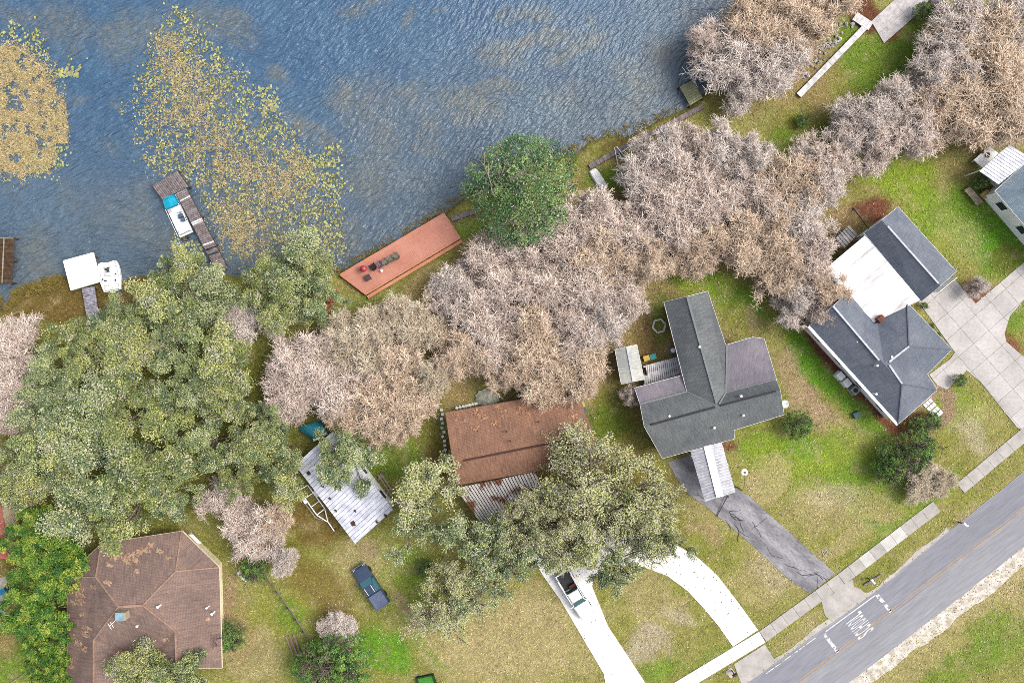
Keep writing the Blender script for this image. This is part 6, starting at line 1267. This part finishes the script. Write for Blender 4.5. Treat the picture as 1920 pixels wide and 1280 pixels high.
# lawn tufts, coloured by the turf they grow in
PAVED = [HS, DD, [(1252, 866), (1300, 850), (1405, 930), (1566, 1074), (1518, 1112), (1290, 925)], RU + RL[::-1], [(u, v) for u, v in SW] + [(u + 14, v + 19) for u, v in SW[::-1]], [(1633, 41), (1657, 82), (1722, 25), (1790, -60), (1677, 0)], [(1376, 1244), (1434, 1207), (1452, 1236), (1390, 1282)], [(1540, 1123), (1598, 1086), (1630, 1112), (1556, 1162)], [(1728, 757), (1744, 745), (1769, 774), (1755, 787)]]
n = 150000; u = NR.uniform(-60, 1980, n); v = NR.uniform(-40, 1320, n); x, y = (u - 960) / S, (640 - v) / S
ok = shore_dist(x, y) > 1.2
for pl_ in PAVED: ok &= ~in_poly(pl_, u, v)
ok &= ~((v - 640) * 330 + (u - 1590) * 0 > 1e9); u, v, x, y = u[ok], v[ok], x[ok], y[ok]
V, T_, C = blades(0, u, v, 0.0, .26, .10, np.clip(ground_colour(x, y) * 1.25, 0, .6), .45, .45)
o = obj('lawn_grass', fast_mesh('lawn_grass', V, tris=T_, attr=C), M['blade'], kind='stuff'); o['label'] = 'short mottled green and straw coloured lawn grass'; o['category'] = 'grass'
# fallen leaves and pale weeds lying on the lawns
n = 15000; u = NR.uniform(300, 1980, n); v = NR.uniform(380, 1300, n); x, y = (u - 960) / S, (640 - v) / S; ok = (shore_dist(x, y) > 1.2) & (fbm(x, y, 3.5, 91) > .5)
for pl_ in PAVED: ok &= ~in_poly(pl_, u, v)
ctr = np.stack([x[ok], y[ok], np.full(ok.sum(), .05)], -1); V, Q = leaf_quads(NR, ctr, .2, .6, .25); pal = np.array([c(206, 190, 160), c(176, 148, 116), c(150, 110, 84), c(216, 206, 190)]); C = pal[NR.integers(0, 4, len(ctr))] * NR.uniform(.8, 1.2, (len(ctr), 1))
o = obj('fallen_leaves', fast_mesh('fallen_leaves', V, quads=Q, attr=np.repeat(C, 4, 0)), M['blade'], kind='stuff'); o['label'] = 'pale fallen leaves scattered over the lawns'; o['category'] = 'leaves'
n = 900; u = NR.uniform(980, 1420, n); v = NR.uniform(985, 1280, n); ok = in_poly(HS, u, v) & (NR.random(n) < np.clip(1.4 - (v - 1000) / 170, .12, 1)); u, v = u[ok], v[ok]
V, Q = leaf_quads(NR, np.stack([(u - 960) / S, (640 - v) / S, np.full(len(u), .075)], -1), .17, .6, .25); pal = np.array([c(176, 160, 130), c(140, 116, 88), c(120, 100, 70), c(186, 176, 150)]); C = pal[NR.integers(0, 4, len(u))]
o = obj('drive_litter', fast_mesh('drive_litter', V, quads=Q, attr=np.repeat(C, 4, 0)), M['blade'], kind='stuff'); o['label'] = 'brown oak leaves scattered on the white concrete drive'; o['category'] = 'leaves'
# reed beds
BED1 = [(330, 5), (372, 40), (392, 90), (430, 130), (470, 150), (500, 185), (522, 180), (530, 215), (560, 270), (600, 310), (632, 370), (645, 430), (622, 486), (560, 500), (480, 492), (440, 480), (400, 420), (365, 360), (330, 330), (285, 335), (268, 290), (258, 245), (236, 205), (246, 160), (270, 130), (290, 80), (312, 30)]
BED0 = [(-90, 70), (0, 96), (40, 88), (80, 120), (100, 150), (118, 205), (122, 255), (100, 300), (50, 332), (-90, 345)]
SMALL = [[(320, 452), (350, 440), (380, 455), (385, 480), (330, 485)], [(600, 420), (640, 400), (645, 470), (610, 490)], [(-20, 30), (20, 40), (75, 60), (95, 120), (70, 120), (30, 75), (-20, 70)], [(110, 130), (150, 125), (150, 146), (112, 148)], [(60, 290), (130, 270), (138, 300), (80, 325), (50, 325)], [(480, 165), (520, 165), (528, 205), (495, 210)], [(560, 290), (640, 270), (640, 380), (600, 330)]]
TANS = [(315, 105, 36, 50), (345, 140, 40, 40), (350, 200, 60, 50), (440, 430, 62, 56), (420, 470, 60, 30), (545, 320, 60, 40), (520, 350, 50, 30), (470, 320, 40, 50), (400, 290, 50, 60)]
def mat_density(u, v): 
    d = np.zeros(u.shape)
    for zu, zv, a, b2 in TANS: d = np.maximum(d, np.clip(1.35 - np.hypot((u - zu) / a, (v - zv) / b2), 0, 1))
    return d
tan_pal = np.array([c(238, 214, 156), c(222, 198, 144), c(198, 176, 126), c(230, 212, 168), c(172, 154, 110)])
n = 90000; u = NR.uniform(225, 660, n); v = NR.uniform(0, 505, n); x, y = u / S, v / S; ok = in_poly(BED1, u + (fbm(x, y, 1.5, 3) - .5) * 40 + NR.normal(0, 8, n), v + (fbm(x, y, 1.5, 4) - .5) * 40 + NR.normal(0, 8, n)) & (NR.random(n) < .06 + mat_density(u, v) ** 1.3 * .5) & (fbm(x, y, 1.0, 8) > .36)
u, v = u[ok], v[ok]; V, T_, C = blades(0, u, v, WZ + .03, .42, .075, tan_pal[NR.integers(0, 5, len(u))] * .95, .25, .55); mv = (V, T_, C)
o = obj('dead_reed_mat', fast_mesh('dead_reed_mat', V, tris=T_, attr=C), M['blade'], kind='stuff'); o['label'] = 'straw coloured dead reeds matted in the lily bed beside the long dock'; o['category'] = 'reeds'
n = 60000; u = NR.uniform(-90, 130, n); v = NR.uniform(70, 345, n); x, y = u / S, v / S; ok = in_poly(BED0, u + (fbm(x, y, 1.5, 13) - .5) * 40 + NR.normal(0, 7, n), v + (fbm(x, y, 1.5, 14) - .5) * 40 + NR.normal(0, 7, n)) & (fbm(x, y, .7, 18) > .40) & (NR.random(n) < .62); u, v = u[ok], v[ok]
V, T_, C = blades(0, u, v, WZ + .03, .45, .075, tan_pal[NR.integers(0, 5, len(u))], .25, .55)
o = obj('dead_reed_mat', fast_mesh('dead_reed_mat', V, tris=T_, attr=C), M['blade'], kind='stuff'); o['label'] = 'straw coloured dead reed island beyond the dark brown dock'; o['category'] = 'reeds'
# lily pads
def pads(u, v, rng, rmin, rmax):
    k = (H - WZ) / H / S; x, y = (u - 960) * k, (640 - v) * k; n = len(u); r_ = rng.uniform(rmin, rmax, n); an = rng.uniform(0, 6.28, (n, 1)) + np.linspace(.25, 6.03, 7)[None]; V = np.zeros((n, 8, 3)); V[:, 0, 0], V[:, 0, 1] = x, y
    V[:, 1:, 0] = x[:, None] + r_[:, None] * np.cos(an) * rng.uniform(.7, 1, (n, 1)); V[:, 1:, 1] = y[:, None] + r_[:, None] * np.sin(an); V[:, :, 2] = WZ + rng.uniform(.02, .12, (n, 1)) + rng.normal(0, .02, (n, 8))
    b0 = np.arange(n)[:, None] * 8; T_ = np.stack([np.repeat(b0, 6, 1), b0 + np.arange(1, 7)[None], b0 + np.arange(2, 8)[None]], -1).reshape(-1, 3); return V.reshape(-1, 3), T_
pal = np.array([c(200, 208, 124), c(218, 222, 148), c(162, 170, 108), c(218, 214, 168), c(132, 142, 98), c(190, 178, 130)])
n = 34000; u = NR.uniform(-90, 665, n); v = NR.uniform(-10, 505, n); x, y = u / S, v / S; j = (fbm(x, y, 1.3, 23) - .5) * 60 + NR.normal(0, 9, n); j2 = (fbm(x, y, 1.3, 24) - .5) * 60 + NR.normal(0, 9, n)
ok = (in_poly(BED1, u + j, v + j2) & (NR.random(n) < .85 - .5 * mat_density(u, v)) & (fbm(x, y, .8, 28) > .42)) | (in_poly(BED0, u + j, v + j2) & (NR.random(n) < .16) )
for q in SMALL: ok |= in_poly(q, u + j, v + j2) & (fbm(x, y, .9, 29) > .46)
u, v = u[ok], v[ok]; V, T_ = pads(u, v, NR, .07, .16); C = np.repeat(pal[NR.integers(0, 6, len(u))] * NR.uniform(.6, 1.12, (len(u), 1)), 8, 0)
o = obj('lily_pads', fast_mesh('lily_pads', V, tris=T_, attr=C), M['blade'], kind='stuff'); o['label'] = 'yellow green lily pads crowding the water around the reed mats'; o['category'] = 'lily pads'
pv_ = []
for k in range(5):
    V, T_ = pads(np.array([960.]), np.array([640.]), NR, .17, .23); V[:, 2] -= WZ; pv_.append(fast_mesh('lily_pad', V, tris=T_)); pv_[-1].materials.append(plain('lily_leaf', tuple(pal[k % 4]), tuple(pal[(k + 1) % 4] * .85), 3, .6, orand=.15, bump=0))
cnt = 0
while cnt < 240:
    q = R.choice(SMALL + [BED1]); uu, vv = R.uniform(min(p[0] for p in q), max(p[0] for p in q)), R.uniform(min(p[1] for p in q), max(p[1] for p in q))
    if not in_poly(q, np.array([uu]), np.array([vv]))[0] or uu < -5 or vv < 0: continue
    p = P(uu, vv, WZ); o = obj('lily_pad', pv_[cnt % 5], None); o.location = (p.x, p.y, WZ + .01); o.rotation_euler = (0, 0, R.uniform(0, 6.28)); tag(o, 'larger yellow green lily pad floating at the fringe of the reed beds', 'lily pad', 'larger lily pads'); cnt += 1
# marsh grass along the shore
n = 90000; u = np.concatenate([NR.uniform(-60, 1400, n), NR.uniform(-60, 300, 42000)]); v = np.concatenate([NR.uniform(0, 640, n), NR.uniform(500, 640, 42000)]); x, y = (u - 960) / S, (640 - v) / S; sd_ = shore_dist(x, y)
ok = ((u < 300) & (sd_ > -1.0) & (sd_ < 4.2)) | ((u >= 620) & (u < 1270) & (sd_ > -.7) & (sd_ < .9)) | ((u > 1060) & (u < 1210) & (sd_ > -.6) & (sd_ < 2.2)); ok &= fbm(x, y, 1.2, 61) > .38; u, v, x, y = u[ok], v[ok], x[ok], y[ok]
mp = np.array([c(150, 140, 66), c(132, 116, 60), c(168, 148, 84), c(110, 106, 56), c(160, 128, 76)]); V, T_, C = blades(0, u, v, -.25, .5, .08, mp[NR.integers(0, 5, len(u))], .3, .9)
o = obj('marsh_grass', fast_mesh('marsh_grass', V, tris=T_, attr=C), M['blade'], kind='stuff'); o['label'] = 'olive brown marsh grass along the lake shore'; o['category'] = 'grass'
